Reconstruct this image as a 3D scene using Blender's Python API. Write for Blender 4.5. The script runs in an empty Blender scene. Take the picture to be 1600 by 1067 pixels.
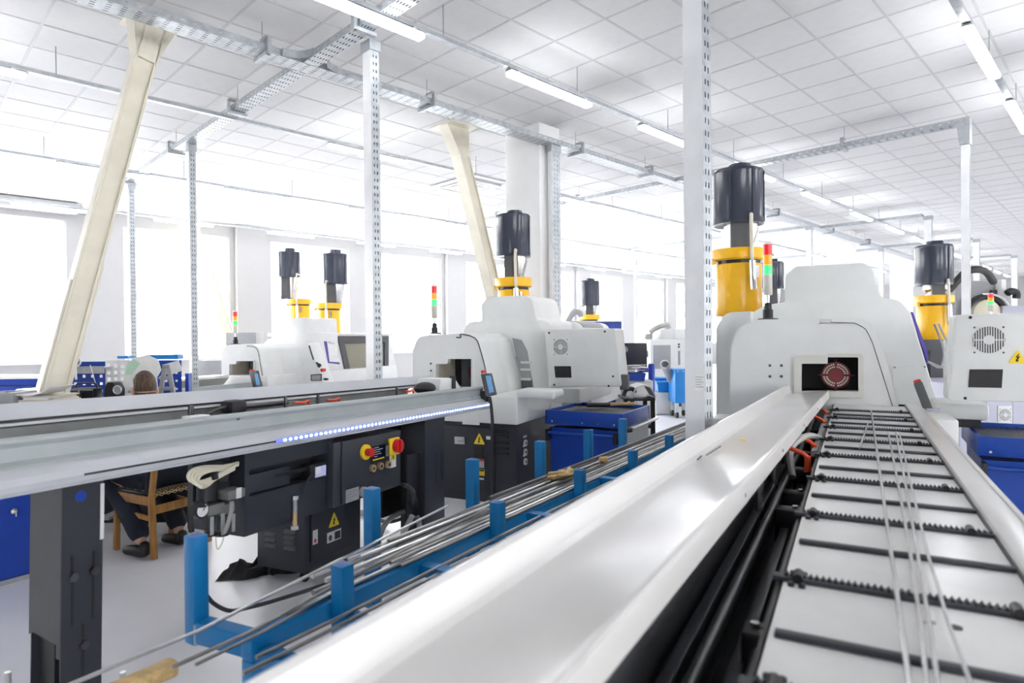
import bpy, bmesh, math, random
from mathutils import Vector, Matrix
from mathutils.geometry import tessellate_polygon
random.seed(7)
sc = bpy.context.scene
COL = sc.collection
PI = math.pi

# ------------------------------------------------------------------ camera, world, exposure
FPX, EYE = 982.0, 1.55
PITCH, ROLL = math.atan(8 / FPX), 0.0097
_f = Vector((0, math.cos(PITCH), -math.sin(PITCH)))
_u0 = Vector((0, math.sin(PITCH), math.cos(PITCH)))
_r0 = Vector((1, 0, 0))
_r = _r0 * math.cos(ROLL) - _u0 * math.sin(ROLL)
_u = _u0 * math.cos(ROLL) + _r0 * math.sin(ROLL)
CPOS = Vector((0, 0, EYE))
cd = bpy.data.cameras.new('camera'); cam = bpy.data.objects.new('camera', cd); COL.objects.link(cam)
cd.sensor_width = 36.0; cd.lens = FPX / 1600 * 36
cd.clip_start = 0.05; cd.clip_end = 300
cam.matrix_world = Matrix(((_r.x, _u.x, -_f.x, 0), (_r.y, _u.y, -_f.y, 0), (_r.z, _u.z, -_f.z, EYE), (0, 0, 0, 1)))
cd.dof.use_dof = True; cd.dof.focus_distance = 5.8; cd.dof.aperture_fstop = 2.8
sc.camera = cam
w = bpy.data.worlds.new('world'); sc.world = w; w.use_nodes = True
bg = w.node_tree.nodes['Background']
bg.inputs[0].default_value = (0.975, 0.98, 1.0, 1); bg.inputs[1].default_value = 7.5
sc.view_settings.view_transform = 'Standard'; sc.view_settings.look = 'None'
sc.view_settings.gamma = 1.0; sc.view_settings.use_curve_mapping = False
sc.view_settings.exposure = 1.36
LAMP = 10.0
sc.cycles.max_bounces = 8; sc.cycles.diffuse_bounces = 5; sc.cycles.glossy_bounces = 4
sc.cycles.transmission_bounces = 6; sc.cycles.transparent_max_bounces = 8
sc.cycles.use_denoising = True
sc.cycles.sample_clamp_indirect = 8.0
sc.cycles.caustics_reflective = False; sc.cycles.caustics_refractive = False

# ------------------------------------------------------------------ materials
def mat(name, col, rough=0.5, metal=0.0, var=0.04, scale=6.0, bump=0.0, bscale=60.0, emit=None, es=1.0, coat=0.0, stretch=None):
    m = bpy.data.materials.new(name); m.use_nodes = True
    nt = m.node_tree; b = nt.nodes['Principled BSDF']
    b.inputs['Roughness'].default_value = rough; b.inputs['Metallic'].default_value = metal
    if coat: b.inputs['Coat Weight'].default_value = coat; b.inputs['Coat Roughness'].default_value = 0.15
    tc = nt.nodes.new('ShaderNodeTexCoord')
    src = tc.outputs['Object']
    if stretch:
        mp = nt.nodes.new('ShaderNodeMapping'); mp.inputs['Scale'].default_value = stretch
        nt.links.new(src, mp.inputs[0]); src = mp.outputs[0]
    n = nt.nodes.new('ShaderNodeTexNoise'); n.inputs['Scale'].default_value = scale; n.inputs['Detail'].default_value = 5
    nt.links.new(src, n.inputs['Vector'])
    r = nt.nodes.new('ShaderNodeValToRGB')
    lo = [max(0, c * (1 - var * 2)) for c in col]; hi = [min(1, c * (1 + var)) for c in col]
    r.color_ramp.elements[0].position = 0.3; r.color_ramp.elements[1].position = 0.7
    r.color_ramp.elements[0].color = (*lo, 1); r.color_ramp.elements[1].color = (*hi, 1)
    nt.links.new(n.outputs[0], r.inputs[0]); nt.links.new(r.outputs[0], b.inputs['Base Color'])
    if bump:
        n2 = nt.nodes.new('ShaderNodeTexNoise'); n2.inputs['Scale'].default_value = bscale; n2.inputs['Detail'].default_value = 3
        nt.links.new(src, n2.inputs['Vector'])
        bp = nt.nodes.new('ShaderNodeBump'); bp.inputs['Strength'].default_value = bump; bp.inputs['Distance'].default_value = 0.01
        nt.links.new(n2.outputs[0], bp.inputs['Height']); nt.links.new(bp.outputs[0], b.inputs['Normal'])
    if emit:
        b.inputs['Emission Color'].default_value = (*emit, 1); b.inputs['Emission Strength'].default_value = es
    return m

def glass_mat(name, tint=(1, 1, 1), refl=0.08, rough=0.02):
    m = bpy.data.materials.new(name); m.use_nodes = True; nt = m.node_tree
    nt.nodes.remove(nt.nodes['Principled BSDF']); out = nt.nodes['Material Output']
    t = nt.nodes.new('ShaderNodeBsdfTransparent'); t.inputs[0].default_value = (*tint, 1)
    g = nt.nodes.new('ShaderNodeBsdfGlossy'); g.inputs['Roughness'].default_value = rough
    lw = nt.nodes.new('ShaderNodeLayerWeight'); lw.inputs[0].default_value = 0.5
    pw = nt.nodes.new('ShaderNodeMath'); pw.operation = 'POWER'; pw.inputs[1].default_value = 5
    fr = nt.nodes.new('ShaderNodeMath'); fr.operation = 'MULTIPLY_ADD'; fr.inputs[1].default_value = 0.6; fr.inputs[2].default_value = 0.04
    nt.links.new(lw.outputs['Facing'], pw.inputs[0]); nt.links.new(pw.outputs[0], fr.inputs[0])
    mx = nt.nodes.new('ShaderNodeMixShader')
    nt.links.new(fr.outputs[0], mx.inputs[0]); nt.links.new(t.outputs[0], mx.inputs[1]); nt.links.new(g.outputs[0], mx.inputs[2])
    nt.links.new(mx.outputs[0], out.inputs[0])
    return m

M = {}
M['white'] = mat('machine_white', (0.74, 0.75, 0.74), 0.38, var=0.02, bump=0.02, bscale=220)
M['offwhite'] = mat('machine_grey_white', (0.66, 0.67, 0.655), 0.45, var=0.03, bump=0.03, bscale=220)
M['traywhite'] = mat('tray_white', (0.70, 0.69, 0.675), 0.22, var=0.02, scale=2.0)
M['tablewhite'] = mat('table_plate_white', (0.85, 0.85, 0.83), 0.25, var=0.04, scale=5)
M['feedgrey'] = mat('feeder_light_grey', (0.50, 0.51, 0.545), 0.35, var=0.02)
M['feedface'] = mat('feeder_rail_grey', (0.36, 0.395, 0.40), 0.45, var=0.04)
M['feedinner'] = mat('feeder_inner_steel', (0.30, 0.31, 0.31), 0.5, 0.3, var=0.1, scale=4)
M['charcoal'] = mat('charcoal_paint', (0.030, 0.033, 0.042), 0.42, var=0.06)
M['greydark'] = mat('dark_grey_paint', (0.085, 0.087, 0.092), 0.5, var=0.05)
M['black'] = mat('black_plastic', (0.012, 0.012, 0.014), 0.4, var=0.1)
M['unitgrey'] = mat('unit_grey', (0.20, 0.20, 0.195), 0.45, 0.2, var=0.08)
M['rubber'] = mat('black_rubber', (0.02, 0.02, 0.022), 0.6, var=0.1)
M['cartblue'] = mat('cart_blue', (0.002, 0.048, 0.34), 0.35, var=0.05)
M['rackblue'] = mat('rack_blue', (0.001, 0.170, 0.44), 0.38, var=0.06, scale=9)
M['skyblue'] = mat('bin_blue', (0.01, 0.22, 0.62), 0.4, var=0.05)
M['cabblue'] = mat('cabinet_blue', (0.012, 0.055, 0.38), 0.4, var=0.05)
M['yellow'] = mat('collector_yellow', (0.90, 0.49, 0.008), 0.28, var=0.03)
M['signyellow'] = mat('sign_yellow', (0.85, 0.62, 0.02), 0.5, var=0.02)
M['navy'] = mat('filter_navy', (0.035, 0.042, 0.065), 0.22, var=0.05)
M['galv'] = mat('galvanised_steel', (0.46, 0.49, 0.51), 0.42, 0.55, var=0.10, scale=14)
M['galvwhite'] = mat('painted_strut', (0.80, 0.81, 0.82), 0.35, 0.0, var=0.04, scale=6)
M['steel'] = mat('bright_steel', (0.60, 0.60, 0.60), 0.25, 0.95, var=0.08, scale=10)
M['barsteel'] = mat('bar_steel', (0.38, 0.37, 0.36), 0.35, 0.9, var=0.2, scale=6, stretch=(1, 1, 1))
M['darksteel'] = mat('dark_steel', (0.12, 0.12, 0.125), 0.35, 0.8, var=0.15)
M['alu'] = mat('aluminium', (0.72, 0.73, 0.75), 0.3, 0.85, var=0.05)
M['cream'] = mat('cream_beam', (0.76, 0.72, 0.60), 0.5, var=0.04)
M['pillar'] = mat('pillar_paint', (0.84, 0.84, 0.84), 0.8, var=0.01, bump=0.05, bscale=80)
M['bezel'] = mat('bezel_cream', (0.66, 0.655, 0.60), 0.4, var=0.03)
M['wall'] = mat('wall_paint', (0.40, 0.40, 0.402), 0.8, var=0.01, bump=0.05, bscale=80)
M['frame'] = mat('window_frame_white', (0.85, 0.85, 0.86), 0.4, var=0.01)
M['tile'] = mat('ceiling_tile', (0.68, 0.68, 0.68), 0.9, var=0.015, scale=9, bump=0.15, bscale=160)
M['grid'] = mat('ceiling_grid', (0.53, 0.53, 0.535), 0.6, var=0.01)
M['plenum'] = mat('plenum', (0.2, 0.2, 0.2), 0.9)
M['floor'] = mat('floor_epoxy', (0.80, 0.80, 0.83), 0.30, var=0.04, scale=1.2, bump=0.02, bscale=12)
M['wood'] = mat('chair_wood', (0.42, 0.20, 0.055), 0.45, var=0.18, scale=8, stretch=(6, 6, 0.6))
M['pinewood'] = mat('pine_wood', (0.72, 0.50, 0.22), 0.6, var=0.15, scale=10, stretch=(1, 6, 6))
M['paper'] = mat('paper', (0.83, 0.83, 0.82), 0.8, var=0.03, scale=20)
M['greenpaper'] = mat('pale_green_paper', (0.50, 0.74, 0.58), 0.8, var=0.03)
M['beige'] = mat('beige_conduit', (0.66, 0.61, 0.50), 0.5, var=0.05)
M['hose'] = mat('cream_hose', (0.70, 0.66, 0.53), 0.5, var=0.06)
M['hosegrey'] = mat('grey_hose', (0.42, 0.42, 0.40), 0.5, var=0.06)
M['orange'] = mat('orange_lever', (0.78, 0.10, 0.03), 0.4, var=0.04)
M['red'] = mat('red_plastic', (0.62, 0.02, 0.02), 0.35, var=0.04)
M['hubred'] = mat('hub_red', (0.22, 0.025, 0.035), 0.4, var=0.05)
M['darkred'] = mat('dark_red', (0.16, 0.012, 0.02), 0.4, var=0.06)
M['screenlilac'] = mat('screen_lilac', (0.42, 0.44, 0.66), 0.2, var=0.1, scale=40, emit=(0.5, 0.5, 0.9), es=0.12)
M['plateshade'] = mat('feeder_plate_shaded', (0.40, 0.42, 0.455), 0.4, var=0.03)  # feeder grey darkened; holds the shading of the lower band
M['skin'] = mat('skin', (0.62, 0.36, 0.26), 0.5, var=0.05)
M['hair'] = mat('brown_hair', (0.095, 0.055, 0.030), 0.6, var=0.35, scale=70, bump=0.8, bscale=180, stretch=(1, 1, 0.25))
M['navycloth'] = mat('navy_cloth', (0.012, 0.016, 0.030), 0.85, var=0.15, scale=30, bump=0.2)
M['leather'] = mat('black_leather', (0.006, 0.006, 0.006), 0.5, var=0.1, bump=0.1)
M['cloth'] = mat('black_cloth', (0.016, 0.015, 0.017), 0.9, var=0.2, scale=20, bump=0.3)
M['labelwhite'] = mat('label_white', (0.75, 0.75, 0.74), 0.5, var=0.02)
M['labelgrey'] = mat('label_grey', (0.45, 0.46, 0.47), 0.4, 0.3, var=0.08, scale=30)
M['print'] = mat('print_grey', (0.30, 0.30, 0.31), 0.6, var=0.02)
M['brass'] = mat('brass', (0.72, 0.50, 0.26), 0.35, 0.6, var=0.05)
M['violet'] = mat('violet_plastic', (0.09, 0.07, 0.38), 0.4, var=0.04)
M['lavender'] = mat('lavender_grey', (0.46, 0.46, 0.55), 0.45, var=0.02)
M['midgrey'] = mat('mid_grey', (0.33, 0.335, 0.345), 0.5, var=0.03)
M['lamp'] = mat('lamp_diffuser', (0.9, 0.9, 0.9), 0.4, var=0.0, emit=(0.96, 0.97, 1.0), es=LAMP)
M['lampred'] = mat('tower_red', (0.62, 0.015, 0.02), 0.3, var=0.02, emit=(1, 0.03, 0.03), es=0.12)
M['lampamber'] = mat('tower_amber', (0.85, 0.28, 0.01), 0.3, var=0.02, emit=(1, 0.30, 0.01), es=0.18)
M['lampgreen'] = mat('tower_green', (0.02, 0.5, 0.08), 0.3, var=0.0, emit=(0.03, 1.0, 0.12), es=0.9)
M['towergrey'] = mat('tower_body', (0.56, 0.53, 0.47), 0.4, var=0.02)
M['led'] = mat('led_blue', (0.6, 0.75, 1.0), 0.4, var=0.0, emit=(0.35, 0.60, 1.0), es=9.0)
M['ledstrip'] = mat('led_strip', (0.18, 0.2, 0.5), 0.4, var=0.02, emit=(0.15, 0.2, 0.9), es=0.35)
M['screen'] = mat('screen_dark', (0.006, 0.010, 0.022), 0.12, var=0.3, scale=25)
M['screenblue'] = mat('screen_blue', (0.10, 0.22, 0.36), 0.15, var=0.15, scale=40, emit=(0.2, 0.45, 0.8), es=0.15)
M['glass'] = glass_mat('window_glass')
M['doorglass'] = glass_mat('door_glass', (0.62, 0.60, 0.52), rough=0.05)
M['clearplastic'] = glass_mat('clear_plastic', (0.85, 0.85, 0.8))
M['interior'] = mat('lathe_interior', (0.40, 0.37, 0.30), 0.35, 0.4, var=0.2, scale=5)

# ------------------------------------------------------------------ geometry helpers
def ray(px, py):
    return _r * ((px - 800) / FPX) + _u * ((533.5 - py) / FPX) + _f

class Frame:
    """u to the right, s ahead, z up, turned by yaw (degrees) about the vertical"""
    def __init__(s, o=(0, 0, 0), yaw=0.0, tilt=0.0, vp=None):
        if vp:
            d = ray(*vp); yaw = math.degrees(math.atan2(d.x, d.y)); tilt = math.degrees(math.atan2(d.z, math.hypot(d.x, d.y)))
        s.yaw = yaw
        s.M = Matrix.Translation(o) @ Matrix.Rotation(-math.radians(yaw), 4, 'Z') @ Matrix.Rotation(math.radians(tilt), 4, 'X')
        s.I = s.M.inverted()
    def px(s, px, py, u=None, s_=None, z=None, d=None):
        o = s.I @ CPOS; v = s.I.to_3x3() @ ray(px, py)
        if d is not None: return s.I @ (CPOS + ray(px, py) * (d / ray(px, py).y))
        if u is not None: t = (u - o.x) / v.x
        elif s_ is not None: t = (s_ - o.y) / v.y
        else: t = (z - o.z) / v.z
        return o + v * t
    def uz(s, pts, at): return [(lambda q: (q.x, q.z))(s.px(p[0], p[1], s_=at)) for p in pts]
    def sz(s, pts, at): return [(lambda q: (q.y, q.z))(s.px(p[0], p[1], u=at)) for p in pts]
W = Frame()
R = Frame(yaw=45.0)

def project(v):
    d = v - CPOS; z = d.dot(_f)
    if z <= 0.01: return None
    return 800 + FPX * d.dot(_r) / z, 533.5 - FPX * d.dot(_u) / z, z

def fil(pts, n=5):
    """2D polygon with filleted corners: points (x, y[, r])"""
    out = []; N = len(pts)
    for i, p in enumerate(pts):
        r = p[2] if len(p) > 2 else 0
        P = Vector(p[:2])
        if not r: out.append((P.x, P.y)); continue
        A = Vector(pts[i - 1][:2]) - P; B = Vector(pts[(i + 1) % N][:2]) - P
        la, lb = A.length, B.length; A.normalize(); B.normalize()
        ang = A.angle(B); t = min(r / math.tan(ang / 2), la * 0.48, lb * 0.48)
        p0, p1 = P + A * t, P + B * t
        for k in range(n + 1):
            q = k / n; c = p0 * (1 - q) ** 2 + P * 2 * q * (1 - q) + p1 * q * q
            out.append((c.x, c.y))
    return out

class MB:
    def __init__(s): s.v = []; s.f = []; s.flat = False
    def add(s, vs, fs):
        n = len(s.v); s.v += [tuple(v) for v in vs]; s.f += [tuple(i + n for i in f) for f in fs]; return s
    def _bev(s, vs, fs, r, seg):
        bm = bmesh.new(); bv = [bm.verts.new(v) for v in vs]
        for f in fs:
            try: bm.faces.new([bv[i] for i in f])
            except ValueError: pass
        bmesh.ops.recalc_face_normals(bm, faces=bm.faces)
        ed = [e for e in bm.edges if len(e.link_faces) == 2 and e.calc_face_angle() > 0.6]
        bmesh.ops.bevel(bm, geom=ed, offset=r, segments=seg, affect='EDGES', profile=0.5, clamp_overlap=True)
        bm.verts.index_update()
        a = [tuple(v.co) for v in bm.verts]; b = [[v.index for v in f.verts] for f in bm.faces]; bm.free()
        return s.add(a, b)
    def box(s, x0, x1, y0, y1, z0, z1, bev=0, seg=2, m=None):
        vs = [Vector((x, y, z)) for z in (z0, z1) for y in (y0, y1) for x in (x0, x1)]
        if m is not None: vs = [m @ v for v in vs]
        fs = [(0, 2, 3, 1), (4, 5, 7, 6), (0, 1, 5, 4), (2, 6, 7, 3), (0, 4, 6, 2), (1, 3, 7, 5)]
        return s._bev(vs, fs, bev, seg) if bev else s.add(vs, fs)
    def bar(s, p0, p1, w, h, up=(0, 0, 1), bev=0):
        p0, p1 = Vector(p0), Vector(p1); d = (p1 - p0); L = d.length; d.normalize()
        up = Vector(up)
        if abs(d.dot(up)) > 0.97: up = Vector((0, 1, 0))
        x = d.cross(up).normalized(); y = x.cross(d)
        m = Matrix(((x.x, d.x, y.x, p0.x), (x.y, d.y, y.y, p0.y), (x.z, d.z, y.z, p0.z), (0, 0, 0, 1)))
        return s.box(-w / 2, w / 2, 0, L, -h / 2, h / 2, bev, m=m)
    def cyl(s, p0, p1, r0, r1=None, n=12, cap=True):
        p0, p1 = Vector(p0), Vector(p1); r1 = r0 if r1 is None else r1
        d = (p1 - p0).normalized(); a = d.orthogonal().normalized(); b = d.cross(a)
        vs = []
        for p, r in ((p0, r0), (p1, r1)):
            for k in range(n):
                t = 2 * PI * k / n; vs.append(p + a * (r * math.cos(t)) + b * (r * math.sin(t)))
        fs = [(k, (k + 1) % n, n + (k + 1) % n, n + k) for k in range(n)]
        if cap: fs += [tuple(range(n - 1, -1, -1)), tuple(range(n, 2 * n))]
        return s.add(vs, fs)
    def tube(s, pts, r, n=8, smooth=0):
        P = [Vector(p) for p in pts]
        if smooth:
            Q = []
            for i in range(len(P) - 1):
                a, b, c, d = P[max(i - 1, 0)], P[i], P[i + 1], P[min(i + 2, len(P) - 1)]
                for k in range(smooth):
                    t = k / smooth
                    Q.append(0.5 * ((2 * b) + (c - a) * t + (2 * a - 5 * b + 4 * c - d) * t * t + (3 * b - a - 3 * c + d) * t ** 3))
            P = Q + [P[-1]]
        vs = []; fs = []; a = None
        for i, p in enumerate(P):
            d = ((P[min(i + 1, len(P) - 1)] - P[max(i - 1, 0)])).normalized()
            a = d.orthogonal().normalized() if a is None else (a - d * a.dot(d)).normalized()
            b = d.cross(a)
            rr = r(i / (len(P) - 1)) if callable(r) else r
            for k in range(n):
                t = 2 * PI * k / n; vs.append(p + a * (rr * math.cos(t)) + b * (rr * math.sin(t)))
        for i in range(len(P) - 1):
            for k in range(n): fs.append((i * n + k, i * n + (k + 1) % n, (i + 1) * n + (k + 1) % n, (i + 1) * n + k))
        fs += [tuple(range(n - 1, -1, -1)), tuple(range((len(P) - 1) * n, len(P) * n))]
        return s.add(vs, fs)
    def lathe(s, cx, cy, prof, n=24, axis='z'):
        vs = []; fs = []; m = len(prof)
        for k in range(n):
            t = 2 * PI * k / n
            for r, z in prof:
                if axis == 'z': vs.append((cx + r * math.cos(t), cy + r * math.sin(t), z))
                else: vs.append((cx + r * math.cos(t), z, cy + r * math.sin(t)))
        for k in range(n):
            for i in range(m - 1):
                q = (k * m + i, k * m + i + 1, ((k + 1) % n) * m + i + 1, ((k + 1) % n) * m + i)
                fs.append(q)
        return s.add(vs, fs)
    def ell(s, c, rx, ry, rz, n=16, m=10):
        vs = []; fs = []
        for i in range(m + 1):
            p = PI * i / m
            for k in range(n):
                t = 2 * PI * k / n; vs.append((c[0] + rx * math.sin(p) * math.cos(t), c[1] + ry * math.sin(p) * math.sin(t), c[2] + rz * math.cos(p)))
        for i in range(m):
            for k in range(n): fs.append((i * n + k, (i + 1) * n + k, (i + 1) * n + (k + 1) % n, i * n + (k + 1) % n))
        return s.add(vs, fs)
    def prism(s, poly, axis, lo, hi, holes=(), bev=0, seg=2, hi_poly=None):
        """axis 's': poly in (u,z); 'u': poly in (s,z); 'z': poly in (u,s)"""
        def P(q, t):
            return {'s': (q[0], t, q[1]), 'u': (t, q[0], q[1]), 'z': (q[0], q[1], t)}[axis]
        n = len(poly)
        if not holes:
            vs = [P(q, lo) for q in poly] + [P(q, hi) for q in (hi_poly or poly)]
            fs = [tuple(range(n)), tuple(range(2 * n - 1, n - 1, -1))] + [(i, n + i, n + (i + 1) % n, (i + 1) % n) for i in range(n)]
            return s._bev(vs, fs, bev, seg) if bev else s.add(vs, fs)
        loops = [poly] + list(holes)
        tri = tessellate_polygon([[Vector((q[0], q[1], 0)) for q in l] for l in loops])
        flat = [q for l in loops for q in l]; N = len(flat)
        vs = [P(q, lo) for q in flat] + [P(q, hi) for q in flat]
        fs = [tuple(t) for t in tri] + [tuple(i + N for i in reversed(t)) for t in tri]
        st = 0
        for l in loops:
            m = len(l)
            fs += [(st + i, N + st + i, N + st + (i + 1) % m, st + (i + 1) % m) for i in range(m)]; st += m
        return s.add(vs, fs)
    def strip(s, O, X, Y, wid, L, cols, hw, hl, pitch, thick=None):
        """perforated plate at O spanned by X (across) and Y (along): slots at the given column centres"""
        s.flat = True
        O, X, Y = Vector(O), Vector(X).normalized(), Vector(Y).normalized()
        xs = [0.0]
        for c in cols: xs += [c - hw / 2, c + hw / 2]
        xs.append(wid)
        ys = [0.0]; k = pitch / 2
        while k + hl / 2 < L: ys += [k - hl / 2, k + hl / 2]; k += pitch
        ys.append(L)
        vs = [O + X * x + Y * y for y in ys for x in xs]; n = len(xs); fs = []
        for j in range(len(ys) - 1):
            if j % 2 == 0: fs.append((j * n, j * n + n - 1, (j + 1) * n + n - 1, (j + 1) * n))
            else:
                for i in range(0, n - 1, 2): fs.append((j * n + i, j * n + i + 1, (j + 1) * n + i + 1, (j + 1) * n + i))
        return s.add(vs, fs)
    def mesh(s, name, material, base=(0, 0, 0), sharp=35):
        me = bpy.data.meshes.new(name); b = Vector(base)
        me.from_pydata([tuple(Vector(v) - b) for v in s.v], [], s.f)
        if isinstance(material, str): material = M[material]
        me.materials.append(material)
        if s.flat: me.update(); return me
        bm = bmesh.new(); bm.from_mesh(me); bmesh.ops.recalc_face_normals(bm, faces=bm.faces); bm.to_mesh(me); bm.free()
        me.polygons.foreach_set('use_smooth', [True] * len(me.polygons))
        me.set_sharp_from_angle(angle=math.radians(sharp)); me.update()
        return me

def tag(o, label=None, cat=None, group=None, kind=None):
    if label: o['label'] = label
    if cat: o['category'] = cat
    if group: o['group'] = group
    if kind: o['kind'] = kind
    return o

class Thing:
    """an Empty at the thing's base, in frame F; parts are given in frame coordinates"""
    def __init__(s, name, label, cat, F=W, base=(0, 0, 0), group=None, kind=None):
        s.F, s.base = F, Vector(base)
        s.o = bpy.data.objects.new(name, None); COL.objects.link(s.o)
        s.o.empty_display_size = 0.1
        s.o.matrix_world = F.M @ Matrix.Translation(s.base)
        tag(s.o, label, cat, group, kind)
    def part(s, name, mb, material, parent=None, label=None, kind=None, sharp=35):
        o = bpy.data.objects.new(name, mb.mesh(name, material, s.base, sharp)); COL.objects.link(o)
        o.parent = parent or s.o
        return tag(o, label, kind=kind)
    def dup(s, name, src, parent, off):
        o = src.copy(); COL.objects.link(o); o.parent = parent; o.location = off; return o

def solo(name, label, cat, mb, material, F=W, base=(0, 0, 0), group=None, kind=None, sharp=35):
    o = bpy.data.objects.new(name, mb.mesh(name, material, base, sharp)); COL.objects.link(o)
    o.matrix_world = F.M @ Matrix.Translation(Vector(base))
    return tag(o, label, cat, group, kind)

def child(o, name, mb, material, base=(0, 0, 0), kind=None, label=None):
    c = bpy.data.objects.new(name, mb.mesh(name, material, base)); COL.objects.link(c); c.parent = o
    return tag(c, label, kind=kind)

ORD = 'first second third fourth fifth sixth seventh eighth ninth tenth eleventh twelfth thirteenth fourteenth fifteenth sixteenth'.split()

# ================================================================== ROOM  (R: u = -b, s = a)
ZC = 4.41
A0, A1, B0, B1 = -7.2, 42.0, -8.4, 16.0
fl = solo('floor', 'pale grey glossy epoxy floor', None, MB().box(-B1, -B0, A0, A1, -0.12, 0), 'floor', R, kind='structure')
ceil = solo('ceiling', 'suspended ceiling of white square tiles', None, MB().box(-B1, -B0, A0, A1, ZC + 0.03, ZC + 0.2), 'plenum', R, kind='structure')
g = MB()
la, lb = [], []
k = 5.85 - 0.6 * 21
while k < A1: la.append(k); k += 0.6
k = 1.62 - 0.6 * 16
while k < B1: lb.append(k); k += 0.6
for a in la: g.box(-B1, -B0, a - 0.012, a + 0.012, ZC - 0.003, ZC + 0.02)
for b in lb: g.box(-b - 0.012, -b + 0.012, A0, A1, ZC - 0.0035, ZC + 0.02)
child(ceil, 'grid', g, 'grid')
e = MB(); e.box(-B1, -lb[-1] - .014, A0, A1, ZC, ZC + .02); e.box(-lb[0] + .014, -B0, A0, A1, ZC, ZC + .02); e.box(-lb[-1], -lb[0], la[-1] + .014, A1, ZC, ZC + .02); e.box(-lb[-1], -lb[0], A0, la[0] - .014, ZC, ZC + .02)
child(ceil, 'edge_panel', e, 'tile')
cells = []
for i in range(len(la) - 1):
    for j in range(len(lb) - 1):
        a, b = (la[i] + la[i + 1]) / 2, (lb[j] + lb[j + 1]) / 2
        p = project(R.M @ Vector((-b, a, ZC)))
        vis = p and -30 < p[0] < 1630 and -30 < p[1] < 540
        cells.append((p[2] if vis else 999, -b, a))
cells.sort()
tme = MB().box(-0.292, 0.292, -0.292, 0.292, 0, 0.02, bev=0.004, seg=1).mesh('ceiling_tile', 'tile')
rest = MB()
for n, (d, u, a) in enumerate(cells):
    if n < 300:
        o = bpy.data.objects.new('ceiling_tile', tme); COL.objects.link(o); o.parent = ceil
        o.location = (u, a, ZC + random.uniform(0, 0.0015))
    else:
        z = ZC + random.uniform(0, 0.0015)
        rest.add([(u - .292, a - .292, z), (u + .292, a - .292, z), (u + .292, a + .292, z), (u - .292, a + .292, z)], [(0, 1, 2, 3)])
child(ceil, 'distant_tiles', rest, 'tile', kind='stuff')

def window_wall(name, ucoord, out, aa, zs, first, side):
    """wall along s at u=ucoord with openings; out = +1/-1 direction of outside"""
    z0, z1 = zs; u0, u1 = sorted((ucoord, ucoord + 0.3 * out))
    mb = MB(); edges = [A0]
    for a in aa: edges += [a, a + 2.3]
    edges.append(A1)
    mb.box(u0, u1, A0, A1, 0, z0); mb.box(u0, u1, A0, A1, z1, ZC + 0.1)
    for i in range(0, len(edges), 2): mb.box(u0, u1, edges[i], edges[i + 1], z0, z1)
    for i in range(1, len(edges) - 1, 4):   # pilasters
        c = edges[i] - 0.52
        mb.box(*sorted((ucoord, ucoord - 0.14 * out)), c - 0.4, c + 0.4, 0, ZC)
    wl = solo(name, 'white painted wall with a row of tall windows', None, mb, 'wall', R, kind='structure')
    for i, a in enumerate(aa):
        t = Thing('window_%d' % (first + i), 'tall white-framed window, bright outside', None, R, (ucoord + 0.12 * out, a, z0), kind='structure')
        t.o['kind'] = 'structure'
        f = MB(); c = ucoord + 0.12 * out
        for (s0, s1, q0, q1) in ((a, a + .07, z0, z1), (a + 2.23, a + 2.3, z0, z1), (a + .07, a + 2.23, z0, z0 + .07), (a + .07, a + 2.23, z1 - .07, z1)):
            f.box(c - .04, c + .04, s0, s1, q0, q1)
        t.part('window_frame', f, 'frame')
        t.part('transom', MB().box(c - .05, c + .05, a + .07, a + 2.23, 2.42, 2.70), 'frame')
        t.part('window_sill', MB().box(*sorted((ucoord + .1 * out, ucoord - .06 * out)), a - .05, a + 2.35, z0 - .03, z0), 'frame')
        for (q0, q1) in ((z0 + .07, 2.42), (2.70, z1 - .07)):
            t.part('pane', MB().box(c - .004, c + .004, a + .07, a + 2.23, q0, q1), 'glass')
    return wl
window_wall('wall_left', -B1, -1, [0.45 + 3.35 * k for k in range(-2, 12)], (1.10, 4.08), 1, 'left')
window_wall('wall_right', -B0, 1, [0.45 + 3.35 * k for k in (-2, -1, 1, 3, 5, 7, 9, 11)], (1.10, 4.08), 15, 'right')  # wall out of view; windows added to bring in daylight from the right
solo('wall_back', 'white painted end wall', None, MB().box(-B1 - .3, -B0 + .3, A0 - .25, A0, 0, ZC + .1), 'wall', R, kind='structure')
solo('wall_far', 'white painted far end wall', None, MB().box(-B1 - .3, -B0 + .3, A1, A1 + .25, 0, ZC + .1), 'wall', R, kind='structure')
# radiator duct / pelmet along the window wall
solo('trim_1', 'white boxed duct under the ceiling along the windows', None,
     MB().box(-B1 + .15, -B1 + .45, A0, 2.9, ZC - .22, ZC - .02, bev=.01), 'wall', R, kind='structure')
for i, a in enumerate((6.23, 12.65, 19.05, 25.45, 31.85)):
    solo('pillar', 'square white pillar in the row along the cable tray', None, MB().box(-6.33, -5.68, a, a + .42, 0, ZC + .02, bev=.012), 'pillar', R, base=(-6.0, a + .2, 0), kind='structure')

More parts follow.
